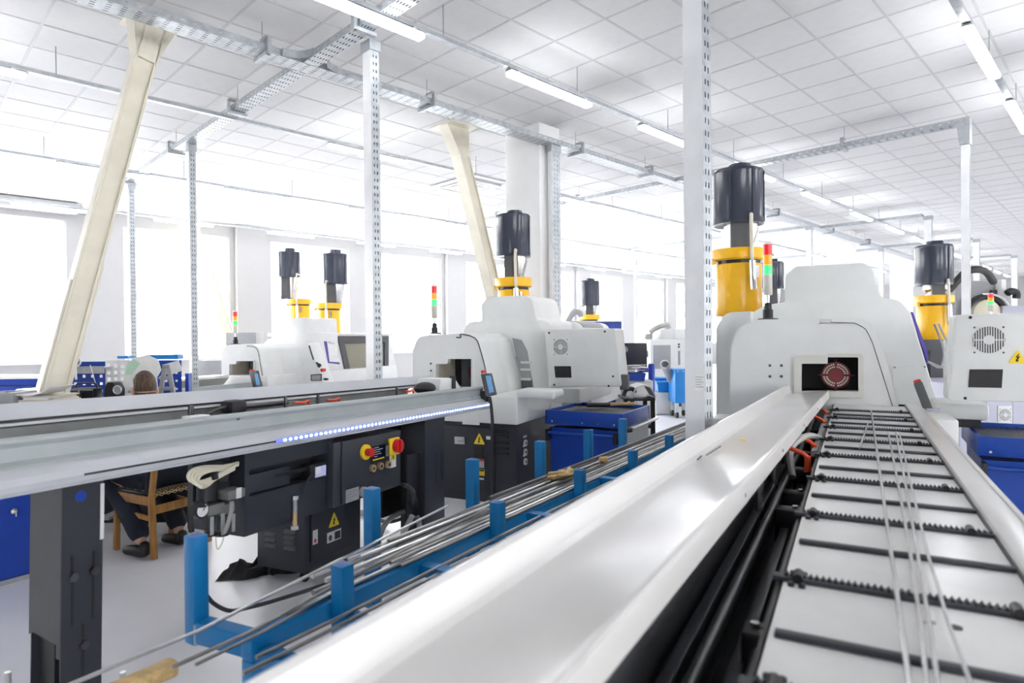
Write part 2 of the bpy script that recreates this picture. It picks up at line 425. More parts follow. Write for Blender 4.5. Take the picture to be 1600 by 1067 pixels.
# ------------------------------------------------------------------ cream inclined beams
def brace(label, a0, b0, z0, a1, b1, z1, wf, hd, side, wing=True):
    p0, p1 = Vector((-b0, a0, z0)), Vector((-b1, a1, z1))
    d = (p1 - p0).normalized(); x = Vector((1, 0, 0)); y = x.cross(d).normalized()
    t = Thing('inclined_beam', label, 'beam', R, p0)
    def plate(mb, cx, cy, w_, h_, q0, q1):
        m = Matrix(((x.x, d.x, y.x, p0.x), (x.y, d.y, y.y, p0.y), (x.z, d.z, y.z, p0.z), (0, 0, 0, 1)))
        mb.box(cx - w_ / 2, cx + w_ / 2, q0, q1, cy - h_ / 2, cy + h_ / 2, m=m, bev=.003, seg=1)
    L = (p1 - p0).length
    for sgn in (1, -1):
        f = MB(); plate(f, 0, sgn * hd / 2, wf, .02, 0, L); t.part('flange', f, 'cream')
    f = MB(); plate(f, wf * 0.32, 0, .014, hd, 0, L); t.part('web', f, 'cream')
    f = MB(); plate(f, 0, -hd / 2 - .018, wf - .02, .016, 0, L * 0.50); t.part('cover_plate', f, 'cream')
    f = MB(); plate(f, 0, hd / 2 + .018, wf - .02, .016, 0, L * 0.46); t.part('cover_plate', f, 'cream')
    if wing:
        for sgn in (-1, 1):
            f = MB(); e = p1 - d * 0.42
            c = e + y * (sgn * hd / 2); c2 = p1 + y * (sgn * (hd / 2 + .13)) ; c2.z = z1
            f.prism([(c.y, c.z), (c2.y, c2.z), (c2.y - sgn * .02, z1), (p1.y, z1), (e.y, e.z)], 'u', p0.x - wf * .5, p0.x + wf * .5)
            t.part('gusset', f, 'cream')
    f = MB(); f.box(p1.x - .24, p1.x + .24, p1.y - .22, p1.y + .22, z1 - .02, z1); t.part('head_plate', f, 'cream')
    f = MB(); f.box(p0.x - .24, p0.x + .24, p0.y - .3, p0.y + .3, z0, z0 + .025); t.part('base_plate', f, 'cream')
brace('cream steel beam leaning left up to the ceiling, nearest at the far left', .69, 6.25, 0, 1.754, 6.25, ZC, .22, .15, 1)
brace('cream steel beam leaning behind the middle lathe, beside the white pillar', 6.96, 6.62, 0, 5.53, 6.62, ZC, .20, .15, 1)
brace('pale distant inclined beam in front of the windows at left', 6.3, 15.4, 0, 4.94, 15.4, ZC, .26, .22, 1)

# ------------------------------------------------------------------ cable trays and slotted posts
ZT = 4.11
def tray(label, along, c, lo, hi, perf_hi=None, wd=.20, z=ZT, hangers=(), part_of=None):
    """along 's' (b = c fixed) or 'u' (a = c fixed, lo/hi given in b)"""
    t = Thing('cable_tray', label, 'cable tray', R, (-c, lo, z) if along == 's' else (-lo, c, z))
    ph = hi if perf_hi is None else min(hi, perf_hi)
    cols = [wd * (q + .5) / 5 for q in range(5)]
    def put(mb, O, X, Y, w_, L, *a):
        mb.strip(O, X, Y, w_, L, *a)
    bt, s1, s2, cb = MB(), MB(), MB(), MB()
    if along == 's':
        O = lambda du, dz: (-c + du, lo, z + dz); Y = (0, 1, 0); X = (1, 0, 0); end = lambda du, dz, q: (-c + du, q, z + dz)
    else:
        O = lambda du, dz: (-lo, c + du, z + dz); Y = (-1, 0, 0); X = (0, 1, 0); end = lambda du, dz, q: (-q, c + du, z + dz)
    bt.strip(O(-wd / 2, 0), X, Y, wd, ph - lo, cols, .010, .035, .10)
    s1.strip(O(-wd / 2, 0), (0, 0, 1), Y, .065, ph - lo, [.035], .012, .025, .10)
    s2.strip(O(wd / 2, 0), (0, 0, 1), Y, .065, ph - lo, [.035], .012, .025, .10)
    if ph < hi:
        for mb, w_, o, xx in ((bt, wd, -wd / 2, X), (s1, .065, -wd / 2, (0, 0, 1)), (s2, .065, wd / 2, (0, 0, 1))):
            a, b = Vector(end(o, 0, ph)), Vector(end(o, 0, hi)); xv = Vector(xx) * w_
            mb.add([a, a + xv, b + xv, b], [(0, 1, 2, 3)])
    t.part('tray_bottom', bt, 'galv')
    t.part('side_rail', s1, 'galv'); t.part('side_rail', s2, 'galv')
    cb = MB()
    for q in (-.055, -.02, .03, .065):
        cb.tube([end(q, .018, lo), end(q, .018, (lo + hi) / 2), end(q, .018, hi)], .014, 6)
    t.part('cable_bundle', cb, 'rubber', kind='stuff')
    for h in hangers:
        hb = MB()
        e0 = Vector(end(-wd / 2 - .03, 0, h)); e1 = Vector(end(wd / 2 + .03, 0, h)); up = Vector((0, 0, 1))
        hb.bar(e0 - up * .02, e1 - up * .02, .045, .03)
        q = e0 if along == 's' else e1
        q = e1 if along == 's' else e0
        hb.bar(q - up * .035, q + up * .12, .045, .03)
        hb.bar(q + up * .12, (e0 + e1) / 2 + up * .12, .045, .025)
        o = t.part('hanger', hb, 'galv')
        m = (e0 + e1) / 2
        t.part('threaded_rod', MB().cyl(m + up * .11, (m.x, m.y, ZC), .005, n=6), 'steel', parent=o)
    return t
tray('long perforated cable tray running from upper left past the pillars', 's', 5.6, -1.5, 36, 15,
     hangers=[.35, 2.45, 4.3, 6.9, 8.65, 11.0, 13.6, 17, 20])
tray('perforated cross tray above the middle of the hall, ending at the nearest post', 'u', 2.86, 1.45, 5.49, wd=.14, hangers=[2.5, 4.55])
tray('perforated cross tray leading left from the long tray to the windows', 'u', 2.86, 5.71, 14.6, wd=.14, hangers=[7.2, 9.3, 11.6])
tray('cable tray bridge ending in a bend above the right-hand post', 'u', 9.45, 1.62, 5.49, wd=.14, hangers=[2.9, 4.9])
tray('short cross tray behind the lamps, seen left of the near post', 'u', 9.45, 5.71, 12.5, wd=.14, hangers=[7.6, 9.8])
for lab, a, b0 in (('far cross tray whose post stands behind the right mist collector', 16.3, 3.4),
                   ('second far cross tray on the right, above the row of lamps', 21.4, 3.3),
                   ('farthest cross tray at the right edge, ending in a post', 27.0, 3.1)):
    tray(lab, 'u', a, b0, 5.49, lo if False else b0, wd=.14)
for lab, a in (('distant cross tray left of the long tray beyond the near lathe', 15.9), ('most distant cross tray left of the long tray', 21.7)):
    tray(lab, 'u', a, 5.71, 11.5, 5.72, wd=.14)
tray('far cable tray below the ceiling in front of the end windows', 's', 14.6, 14, 34, 14.02, wd=.16)
tray('far cross tray meeting the window-side tray', 'u', 20.6, 8.5, 14.5, 8.52, wd=.14)
# tray bend piece at the crossing: rounded corner plates
t = Thing('tray_corner', 'curved corner plates where the long tray meets the cross tray', 'tray fitting', R, (-5.48, 2.6, ZT))
for sgn in (-1, 1):
    c0 = Vector((-5.495, 2.86 + sgn * .27, 0)); pts = []
    mb = MB(); vs = []; n = 8
    for i in range(n + 1):
        q = PI / 2 * i / n
        vs += [(-5.28 - .2 * math.cos(q) + .0, 2.86 + sgn * (.28 - .2 * math.sin(q)), ZT - .002), (-5.28 - .2 * math.cos(q), 2.86 + sgn * (.28 - .2 * math.sin(q)), ZT + .068)]
    mb.add(vs, [(2 * i, 2 * i + 1, 2 * i + 3, 2 * i + 2) for i in range(n)])
    t.part('corner_plate', mb, 'galv')

def post(label, a, b, z1=ZT, z0=0, w1=.10, w2=.075, turn=0, perf=True, material='galvwhite', pm='galv'):
    """slotted trunking post: plain face towards -a side, slotted face towards -b side"""
    t = Thing('slotted_post', label, 'post', R, (-b, a, z0))
    u0, s0 = -b - w1 / 2, a - w2 / 2
    mb = MB()
    mb.box(u0, u0 + w1 - .001, s0, s0 + .003, z0, z1); mb.box(u0, u0 + .003, s0 + .003, s0 + w2, z0, z1); mb.box(u0 + .003, u0 + w1 - .001, s0 + w2 - .003, s0 + w2, z0, z1)
    t.part('channel', mb, material)
    L = z1 - z0
    if perf: mb = MB().strip((u0 + w1, s0, z0), (0, 1, 0), (0, 0, 1), w2, L, [w2 * .33, w2 * .67], .010, .026, .0625)
    else: mb = MB().box(u0 + w1 - .001, u0 + w1, s0, s0 + w2, z0, z1)
    t.part('slotted_face', mb, pm)
    t.part('liner', MB().box(u0 + w1 * .6, u0 + w1 * .6 + .004, s0 + .004, s0 + w2 - .004, z0, z1), 'darksteel')
    t.part('foot_plate', MB().box(u0 - .04, u0 + w1 + .04, s0 - .04, s0 + w2 + .04, z0, z0 + .008), 'galv')
    t.part('top_bracket', MB().box(u0 - .012, u0 + w1 + .012, s0 - .012, s0 + w2 + .012, z1 - .09, z1 - .001), 'galv')
    return t
post('tall white slotted post nearest the camera, left of the near lathe', 2.86, 1.55, w1=.105, w2=.085)
post('tall white slotted post in the middle, left of the middle lathe', 3.02, 4.72, w1=.125, w2=.085)
post('slotted post with lit face behind the seated man, left half', 2.90, 8.85, w1=.085, w2=.085)
post('pale slotted post by the windows, right of the leaning beam', 2.90, 11.7, w1=.09, w2=.09)
post('slotted strut on the face of the white pillar', 6.42, 5.59, w1=.07, w2=.17)
post('plain white post at the right, under the tray bend', 9.45, 1.52, perf=False, w1=.085, w2=.075)
post('distant post beside the right-hand mist collector', 16.3, 3.3, perf=False, w1=.14, w2=.12)
post('distant post at the right end of the lamp row', 21.4, 3.2, perf=False, w1=.14, w2=.12)
post('farthest post at the right edge of the picture', 27.0, 3.0, perf=False, w1=.16, w2=.14)
post('distant strut under the long tray, behind the near lathe hood', 15.7, 5.6, perf=False, w1=.12, w2=.12)
post('second distant strut under the long tray, right of the lathe hood', 21.6, 5.6, perf=False, w1=.12, w2=.12)
post('thin post far away in front of the windows, centre', 18.2, 12.2, perf=False, w1=.08, w2=.08)
mb = MB().prism(fil([(-1.66, ZT - .01), (-1.66, ZT + .066), (-1.466, ZT + .066, .01), (-1.466, ZT - .26), (-1.572, ZT - .26), (-1.60, ZT - .01, .12)]), 's', 9.374, 9.526)
solo('tray_bend', 'flat steel bend joining the tray bridge to the right-hand post', 'tray fitting', mb, 'galv', R, (-1.5, 9.45, ZT))

# ------------------------------------------------------------------ lamp rails and lamps
lamp0 = None
RAILS = [  # b, name, range of a for the rail, lamp starts
    (4.24, 'lamp rail from top centre to right', -1.0, 39.0, [1.98, 4.22, 6.45, 9.05, 11.6, 14.3, 16.9, 19.5, 22.1, 24.7, 27.3, 29.9, 32.5, 35.1, 37.5], 1.26),
    (1.01, 'lamp rail at the top right corner', 3.0, 39.0, [6.33, 8.72], 1.45),
    (7.45, 'lamp rail behind the long cable tray', -1.4, 38.0, [-.25, 4.10, 8.75, 11.2, 13.6, 16.0, 18.4, 20.8, 23.2, 25.6, 28.0], 1.25),
    (10.84, 'second lamp rail from the windows', -1.0, 38.0, [1.75, 4.05, 6.4, 8.8, 11.2, 13.6, 16.0, 18.4, 20.8, 23.2, 25.6], 1.2),
    (14.5, 'lamp rail nearest the windows', -1.0, 38.0, [1.65, 4.0, 6.4, 8.8, 11.2, 13.6, 16.0, 18.4, 20.8, 23.2, 25.6], 1.2)]
ZR = 4.09
for (b, rn, r0, r1, starts, LL) in RAILS:
    t = Thing('lamp_rail', 'grey steel ' + rn, 'lamp rail', R, (-b, r0, ZR))
    mb = MB().box(-b - .03, -b + .03, r0, r1, ZR + .005, ZR + .04)
    t.part('rail', mb, 'galv')
    q = r0 + .8
    while q < min(r1, 26):
        t.part('suspension_wire', MB().cyl((-b, q, ZR + .04), (-b, q, ZC), .005, n=5), 'midgrey'); q += 1.82
    n = 0
    for a in starts:
        p0, p1 = project(R.M @ Vector((-b, a, ZR))), project(R.M @ Vector((-b, a + LL, ZR)))
        if not (p0 and p1 and p1[0] > 5 and p0[0] < 1598): continue
        lab = 'tube lamp, %s from the left on the %s' % (ORD[n], rn); n += 1
        if lamp0 is None:
            L = Thing('tube_lamp', lab, 'lamp', R, (-b, a, ZR), 'tube lamps on the ceiling rails')
            mb = MB().box(-b - .035, -b + .035, a + .0, a + 1.25, ZR - .022, ZR - .002, bev=.006)
            L.part('housing', mb, 'midgrey')
            mb = MB().prism(fil([(-b - .048, ZR - .022), (-b - .048, ZR - .062, .03), (-b + .048, ZR - .062, .03), (-b + .048, ZR - .022)]), 's', a + .02, a + 1.23, bev=.006)
            L.part('diffuser', mb, 'lamp')
            for q in (.1, 1.12):
                L.part('clip', MB().box(-b - .04, -b + .04, a + q, a + q + .03, ZR - .006, ZR + .012), 'galv')
            lamp0 = L.o
        else:
            c = lamp0.copy(); COL.objects.link(c); c.matrix_world = R.M @ Matrix.Translation((-b, a, ZR)) @ Matrix.Diagonal((1, LL / 1.25, 1, 1))
            c['label'] = lab
            for ch in lamp0.children:
                k = ch.copy(); COL.objects.link(k); k.parent = c

# ------------------------------------------------------------------ ceiling air conditioner cassette
t = Thing('air_conditioner', 'white ceiling air conditioner cassette with beige centre grille', 'air conditioner', R, (-9.0, 7.8, ZC))
t.part('panel', MB().box(-9.48, -8.52, 7.32, 8.28, ZC - .045, ZC - .009, bev=.012), 'frame')
t.part('grille', MB().box(-9.25, -8.75, 7.55, 8.05, ZC - .062, ZC - .045, bev=.008), 'beige')
for q in (-9.40, -8.66): t.part('air_slot', MB().box(q, q + .06, 7.5, 8.1, ZC - .049, ZC - .044), 'black')
for q in (7.40, 8.14): t.part('air_slot', MB().box(-9.3, -8.7, q, q + .06, ZC - .049, ZC - .044), 'black')

# ================================================================== SHARED BUILDERS
def zat(py, px, d): return W.px(px, py, d=d).z

def collector(label, px, d, ytop, yf0, yf1, yring, ybody, dia, zfoot, pipe=True, off=0.0):
    """oil mist collector: dark filter drum on a bracket above a yellow drum; pixel rows give the heights"""
    X = W.px(px, 500, d=d).x; z = [zat(y, px, d) for y in (ytop, yf0, yf1, yring, ybody)]
    r = dia / 2
    t = Thing('mist_collector', label, 'mist collector', W, (X, d, zfoot))
    zc, z0, z1, zr, zb = z
    fd = t.part('filter_drum', MB().lathe(X, d, [(0, z0), (r * .96, z0), (r, z0 - .015), (r, z0 - .04), (r * .985, z0 - .05), (r * .985, z1 + .07), (r, z1 + .06), (r, z1), (r * .9, z1), (r * .55, z1 + .02), (0, z1 + .02)], 32), 'navy')
    t.part('drum_cap', MB().lathe(X + .02, d, [(0, zc), (r * .42, zc), (r * .45, zc - .02), (r * .45, z0 + .001), (0, z0 + .001)], 24), 'navy', parent=fd)
    m = MB()
    for k in range(3): 
        q = -2.2 + k * .9; m.box(-.012, .012, -.006, .006, z1 + .02, z0 - .02, m=Matrix.Translation((X + r * math.cos(q), d + r * math.sin(q), 0)) @ Matrix.Rotation(q + PI / 2, 4, 'Z'))
    t.part('drum_seam', m, 'navy', parent=fd)
    t.part('neck', MB().lathe(X + .03, d, [(0, z1 + .019), (r * .66, z1 + .019), (r * .66, z1 - .06), (r * .46, zr + .03), (r * .62, zr + .003), (0, zr + .003)], 20), 'steel')
    t.part('bracket', MB().box(X - r * .52, X + r * .25, d - r * .66, d - r * .56, zr + .002, z1 + .015), 'greydark')
    X += off
    rg = t.part('clamp_ring', MB().lathe(X, d, [(0, zr), (r * 1.04, zr), (r * 1.06, zr - .015), (r * 1.06, zr - .10), (r * 1.0, zr - .115), (r * .93, zr - .115), (0, zr - .115)], 32), 'yellow')
    t.part('ring_lug', MB().box(X - r * 1.12, X - r * .95, d - .04, d + .04, zr - .15, zr - .09), 'yellow', parent=rg)
    t.part('gap_seal', MB().lathe(X, d, [(0, zr - .114), (r * .86, zr - .114), (r * .86, zr - .15), (0, zr - .15)], 24), 'black')
    t.part('yellow_drum', MB().lathe(X, d, [(0, zr - .149), (r * .88, zr - .149), (r * .90, zr - .16), (r * .90, zb + .02), (r * .88, zb), (0, zb)], 32), 'yellow')
    t.part('latch', MB().box(X + r * .35, X + r * .47, d - r * .86 - .03, d - r * .80, zr - .30, zr - .18), 'steel')
    if pipe:
        p = t.part('conduit', MB().tube([(X + r * .3, d - r * .4, z1 + .03), (X + r * .12, d - r * 1.12, z1 + .06), (X + r * .1, d - r * 1.17, z1 - .02), (X + r * .12, d - r * 1.17, zr - .1), (X + r * .16, d - r * 1.17, (zr + zb) / 2 - .05)], .018, 8), 'beige')
        t.part('sight_tube', MB().cyl((X + r * .13, d - r * 1.19, zr - .14), (X + r * .17, d - r * 1.19, zr - .42), .030, n=10), 'steel', parent=p)
    t.part('stand', MB().box(X - .09, X + .09, d - .06, d + .10, zfoot, zb + .001), 'charcoal')
    return t

def light_tower(label, F, p, h, r=.03):
    """p: foot point (frame), h total height"""
    x, y, z = p
    t = Thing('light_tower', label, 'signal light', F, p)
    t.part('mount', MB().lathe(x, y, [(0, z), (r * 2.2, z), (r * 2.2, z + .012), (r * 1.1, z + .016), (r * 1.1, z + h * .13), (r * .8, z + h * .14), (r * .8, z + h * .22), (0, z + h * .22)], 16), 'rubber')
    t.part('stem', MB().cyl((x, y, z + h * .219), (x, y, z + h * .32), r * .42), 'steel')
    t.part('body', MB().lathe(x, y, [(0, z + h * .319), (r * .9, z + h * .319), (r, z + h * .335), (r, z + h * .58), (0, z + h * .58)], 20), 'towergrey')
    for nm, m, q0, q1 in (('green_lens', 'lampgreen', .581, .70), ('amber_lens', 'lampamber', .702, .83), ('red_lens', 'lampred', .832, .965)):
        t.part(nm, MB().lathe(x, y, [(0, z + h * q0), (r * .97, z + h * q0), (r * .97, z + h * q1), (0, z + h * q1)], 20), m)
    t.part('cap', MB().lathe(x, y, [(0, z + h * .966), (r * .97, z + h * .966), (r * .8, z + h), (0, z + h)], 20), 'labelwhite')
    return t

def warn(t, F, c, ux, up, size, parent=None, bolt=True, name='warning_sign'):
    """yellow triangle with a black lightning bolt; c centre, ux/up in-plane axes"""
    c, ux, up = Vector(c), Vector(ux).normalized(), Vector(up).normalized(); n = ux.cross(up)
    def pl(pts, off, th):
        vs = [c + ux * (p[0] * size) + up * (p[1] * size) + n * off for p in pts] + [c + ux * (p[0] * size) + up * (p[1] * size) + n * (off - th) for p in pts]
        k = len(pts)
        return vs, [tuple(range(k)), tuple(range(2 * k - 1, k - 1, -1))] + [(i, k + i, k + (i + 1) % k, (i + 1) % k) for i in range(k)]
    tri = fil([(-.5, -.4, .06), (.5, -.4, .06), (0, .5, .06)], 3)
    o = t.part(name, MB().add(*pl(tri, .003, .003)), 'signyellow', parent=parent)
    bl = [(.05, .22), (-.12, -.02), (-.01, .0), (-.08, -.16), (-.13, -.14), (-.06, -.32), (.08, -.20), (.0, -.19), (.12, .06), (.0, .04), (.1, .22)]
    t.part('lightning_bolt', MB().add(*pl(bl, .0045, .0015)), 'black', parent=parent or o) if parent is None else t.part('lightning_bolt', MB().add(*pl(bl, .0045, .0015)), 'black', parent=parent)
    return o

def fan_grille(t, F, c, ux, up, r, parent, n=13):
    """slotted round vent: dark recess with pale bars across and one wide middle bar"""
    c, ux, up = Vector(c), Vector(ux).normalized(), Vector(up).normalized(); nn = ux.cross(up)
    mb = MB(); k = 24
    mb.add([c + nn * .002] + [c + nn * .002 + ux * (r * math.cos(2 * PI * i / k)) + up * (r * math.sin(2 * PI * i / k)) for i in range(k)], [(0, 1 + i, 1 + (i + 1) % k) for i in range(k)])
    t.part('vent_opening', mb, 'greydark', parent=parent)
    mb = MB()
    for i in range(n):
        x = -r + 2 * r * (i + .5) / n; h = math.sqrt(max(0, r * r - x * x)) * .98
        mb.bar(c + ux * x + nn * .005 - up * h, c + ux * x + nn * .005 + up * h, 2 * r / n * .45, .005, up=nn)
    mb.bar(c - ux * r * .95 + nn * .009, c + ux * r * .95 + nn * .009, r * .09, .005, up=nn)
    mb.cyl(c + nn * .004, c + nn * .010, r * .36, n=20)
    t.part('vent_bars', mb, 'offwhite', parent=parent)
    for sx in (-1, 1):
        for sy in (-1, 1):
            q = c + ux * (sx * r * .88) + up * (sy * r * .95)
            t.part('screw', MB().cyl(q, q + nn * .004, r * .07, n=8), 'greydark', parent=parent)

def control_box(label, F, s0, pts, thick, fan, win, rfan, sign=None, dots=()):
    """swing control cabinet seen from behind: pts = pixel corners of the rear face on plane s0"""
    q = F.uz(pts, s0); cx = sum(p[0] for p in q) / len(q); zb = min(p[1] for p in q)
    t = Thing('control_cabinet', label, 'control cabinet', F, (cx, s0 + thick / 2, zb))
    b = t.part('housing', MB().prism(fil([(p[0], p[1], .03) for p in q]), 's', s0, s0 + thick, bev=.012), 'offwhite')
    p = F.px(*fan, s_=s0); fan_grille(t, F, p, (1, 0, 0), (0, 0, 1), rfan, None)
    wq = F.uz(win, s0)
    wd = t.part('window_plate', MB().prism(wq, 's', s0 - .004, s0 + .002), 'black')
    for d_ in dots:
        p = F.px(*d_, s_=s0); t.part('bolt', MB().cyl(p, p + Vector((0, -.004, 0)), .010, n=10), 'black')
    if sign: 
        p = F.px(*sign[:2], s_=s0); warn(t, F, p, (1, 0, 0), (0, 0, 1), sign[2])
    return t

# ================================================================== NEAR LATHE (right)
F1 = Frame(yaw=28.6)
S1 = 5.45
t = Thing('sliding_head_lathe', 'large white lathe at the right, end panel with square loading opening', 'lathe', F1, (-.3, 6.4, 0))
out = F1.uz([(1141, 700), (1141, 545), (1153, 512), (1185, 499), (1281, 498), (1281, 506), (1299, 506), (1335, 505), (1352, 514), (1362, 534), (1394, 634), (1394, 700)], S1)
rad = [0, .02, .16, .12, 0, 0, 0, .05, .10, .10, 0, 0]
opn = F1.uz([(1252, 611), (1252, 568), (1293, 568), (1293, 558), (1342, 558), (1342, 611)], S1)
pn = t.part('end_panel', MB().prism(fil([(*p, r) for p, r in zip(out, rad)]), 's', S1, S1 + .06, holes=[fil([(*p, .02 if i in (1, 4) else 0) for i, p in enumerate(opn)], 3)]), 'white')
bez_o = F1.uz([(1241, 620), (1241, 555), (1293, 555), (1293, 552), (1349, 553), (1349, 620)], S1)
bez_i = F1.uz([(1253, 611), (1253, 568), (1293, 568), (1293, 558), (1341, 558), (1341, 611)], S1)
t.part('opening_frame', MB().prism(fil([(*p, .03 if i in (1, 4) else 0) for i, p in enumerate(bez_o)], 4), 's', S1 - .032, S1 + .001, holes=[bez_i]), 'bezel')
# recess behind the opening with the red collet disc
q0 = F1.px(1250, 612, s_=S1 + .0); q1 = F1.px(1344, 556, s_=S1)
mb = MB(); e = .012
mb.box(q0.x - e, q1.x + e, S1 + .34, S1 + .36, q0.z - e, q1.z + e)
mb.box(q0.x - e, q0.x, S1 + .06, S1 + .34, q0.z - e, q1.z + e); mb.box(q1.x, q1.x + e, S1 + .06, S1 + .34, q0.z - e, q1.z + e)
mb.box(q0.x, q1.x, S1 + .06, S1 + .34, q0.z - e, q0.z); mb.box(q0.x, q1.x, S1 + .06, S1 + .34, q1.z, q1.z + e)
t.part('spindle_recess', mb, 'black')
cc = F1.px(1306, 586, s_=S1 + .10); rr = .098
dk = t.part('collet_disc', MB().cyl(cc + Vector((0, .0, 0)), cc + Vector((0, .235, 0)), rr * 1.05, n=36), 'darkred')
t.part('hub', MB().cyl(cc - Vector((0, .012, 0)), cc, rr * .52, n=28), 'hubred', parent=dk)
mb = MB()
for ring, nn in ((.66, 26), (.86, 32)):
    for i in range(nn):
        a = 2 * PI * i / nn
        if min(abs(math.sin(a)), abs(math.cos(a))) < .09: continue
        x, z = cc.x + rr * ring * math.cos(a), cc.z + rr * ring * math.sin(a)
        mb.box(-.006, .006, -.004, 0.001, -.006, .006, m=Matrix.Translation((x, cc.y, z)) @ Matrix.Rotation(-a, 4, 'Y'))
t.part('ring_studs', mb, 'beige', parent=dk)
mb = MB()
for a in (0, PI / 2, PI, 1.5 * PI): mb.bar(cc + Vector((math.cos(a), 0, math.sin(a))) * rr * .5 + Vector((0, -.004, 0)), cc + Vector((math.cos(a), 0, math.sin(a))) * rr * 1.3 + Vector((0, -.004, 0)), .010, .008)
t.part('disc_spoke', mb, 'darkred', parent=dk)
for b in ((1203, 571), (1221, 571), (1203, 588), (1221, 588)):
    p = F1.px(*b, s_=S1); t.part('bolt', MB().cyl(p, p - Vector((0, .006, 0)), .011, n=12), 'greydark', parent=pn)
dm = F1.uz([(1299, 503), (1299, 497), (1347, 497), (1364, 508), (1378, 540), (1404, 634), (1404, 700), (1395, 700), (1395, 634), (1363, 533), (1353, 513), (1336, 504)], S1)
t.part('sliding_door', MB().prism(fil([(*p, r) for p, r in zip(dm, [0, .005, .1, .1, .1, 0, 0, 0, 0, .08, .08, .05])]), 's', S1 - .012, S1 + .62), 'white')
t.part('door_stop', MB().prism(F1.uz([(1281, 505), (1281, 498), (1298, 498), (1298, 505)], S1), 's', S1 - .004, S1 + .05, bev=.004), 'offwhite')
out2 = [(p[0], p[1], r) for p, r in zip(F1.uz([(1142, 700), (1142, 545), (1154, 513), (1186, 500), (1335, 500), (1356, 515), (1392, 634), (1392, 700)], S1), [0, .02, .16, .12, .06, .12, 0, 0])]
t.part('end_cover', MB().prism(fil(out2), 's', S1 + .37, S1 + .62), 'white')
lf = F1.uz([(1124, 700), (1124, 512), (1138, 489), (1176, 487), (1176, 700)], S1 + .60)
t.part('side_cover', MB().prism(fil([(*p, r) for p, r in zip(lf, [0, .10, .12, 0, 0])]), 's', S1 + .45, S1 + .80), 'white')
bd = F1.uz([(1150, 700), (1150, 487), (1178, 487), (1194, 477), (1226, 472), (1226, 430), (1243, 416), (1349, 410), (1365, 421), (1377, 465), (1404, 468), (1423, 488), (1466, 632), (1466, 700)], S1 + .62)
by = t.part('main_hood', MB().prism(fil([(*p, r) for p, r in zip(bd, [0, 0, 0, .08, .02, .07, .07, .08, .08, .06, .10, .10, 0, 0])]), 's', S1 + .62, S1 + 1.35, bev=.02), 'white')
bd2 = F1.uz([(1150, 700), (1150, 490), (1226, 474), (1395, 470), (1420, 489), (1462, 632), (1462, 700)], S1 + .62)
t.part('rear_enclosure', MB().prism(fil([(*p, .06) for p in bd2]), 's', S1 + 1.35, S1 + 2.6, bev=.02), 'white')
ap = F1.uz([(1395, 634), (1395, 571), (1446, 571), (1457, 634)], S1 + .615)
t.part('access_plate', MB().prism(ap, 's', S1 + .612, S1 + .63, bev=.004), 'white')
for b in ((1398, 574), (1445, 573)):
    p = F1.px(*b, s_=S1 + .612); t.part('screw', MB().cyl(p, p - Vector((0, .005, 0)), .009, n=8), 'midgrey')
vd = F1.uz([(1424, 487), (1428, 487), (1452, 552), (1452, 570)], S1 + .8)
t.part('door_window', MB().prism(vd, 's', S1 + .9, S1 + 1.7), 'violet')
t.part('casting', MB().box(-1.02, .56, S1 + .02, S1 + 2.4, .62, .82, bev=.02), 'white')
t.part('base', MB().box(-.98, .52, S1 + .05, S1 + 2.4, .0, .62), 'charcoal')
p = F1.px(1120, 655, s_=S1 + .25)
t.part('ledge', MB().box(p.x - .03, -.8, S1 + .1, S1 + .6, .75, .83, bev=.01), 'white')
a0 = F1.px(1462, 640, s_=S1 + .1)
t.part('support_arm', MB().box(.50, .82, S1 - .05, S1 + .35, .93, 1.05, bev=.03), 'offwhite')
t.part('arm_bracket', MB().box(.56, .78, S1 + .02, S1 + .3, .87, .929), 'black')
mb = MB()
for i in range(2): mb.tube([(.60 + .03 * i, S1 + 1.0, 1.62), (.66 + .04 * i, S1 + .95, 1.40), (.64 + .05 * i, S1 + 1.0, 1.25), (.55, S1 + 1.0, 1.3)], .009, 6, smooth=4)
t.part('cable', mb, 'hosegrey')
control_box('grey-white control cabinet at the right edge with fan grille and yellow bolt sign', F1, 5.1,
            [(1480, 626), (1491, 492), (1640, 487), (1640, 629)], .26, (1545, 531), [(1513, 605), (1515, 577), (1567, 577), (1565, 606)], .087, (1590, 558, .10), ((1516, 496), (1508, 622)))
light_tower('signal light glowing green on the near right-hand lathe', F1, F1.px(1200, 500, s_=S1 + .12), .645, .036)
collector('large mist collector with navy drum and yellow body, right of the near post', 1154, 6.45, 258, 268, 352, 391, 494, .50, 1.66)
collector('navy-and-yellow mist collector behind the tilted control cabinet, far right', 1459, 9.0, 377, 384, 446, 462, 530, .47, 0)
collector('small navy mist collector half hidden behind the green-lit signal light', 1206, 12.6, 405, 410, 452, 488, 540, .44, 0, pipe=False)

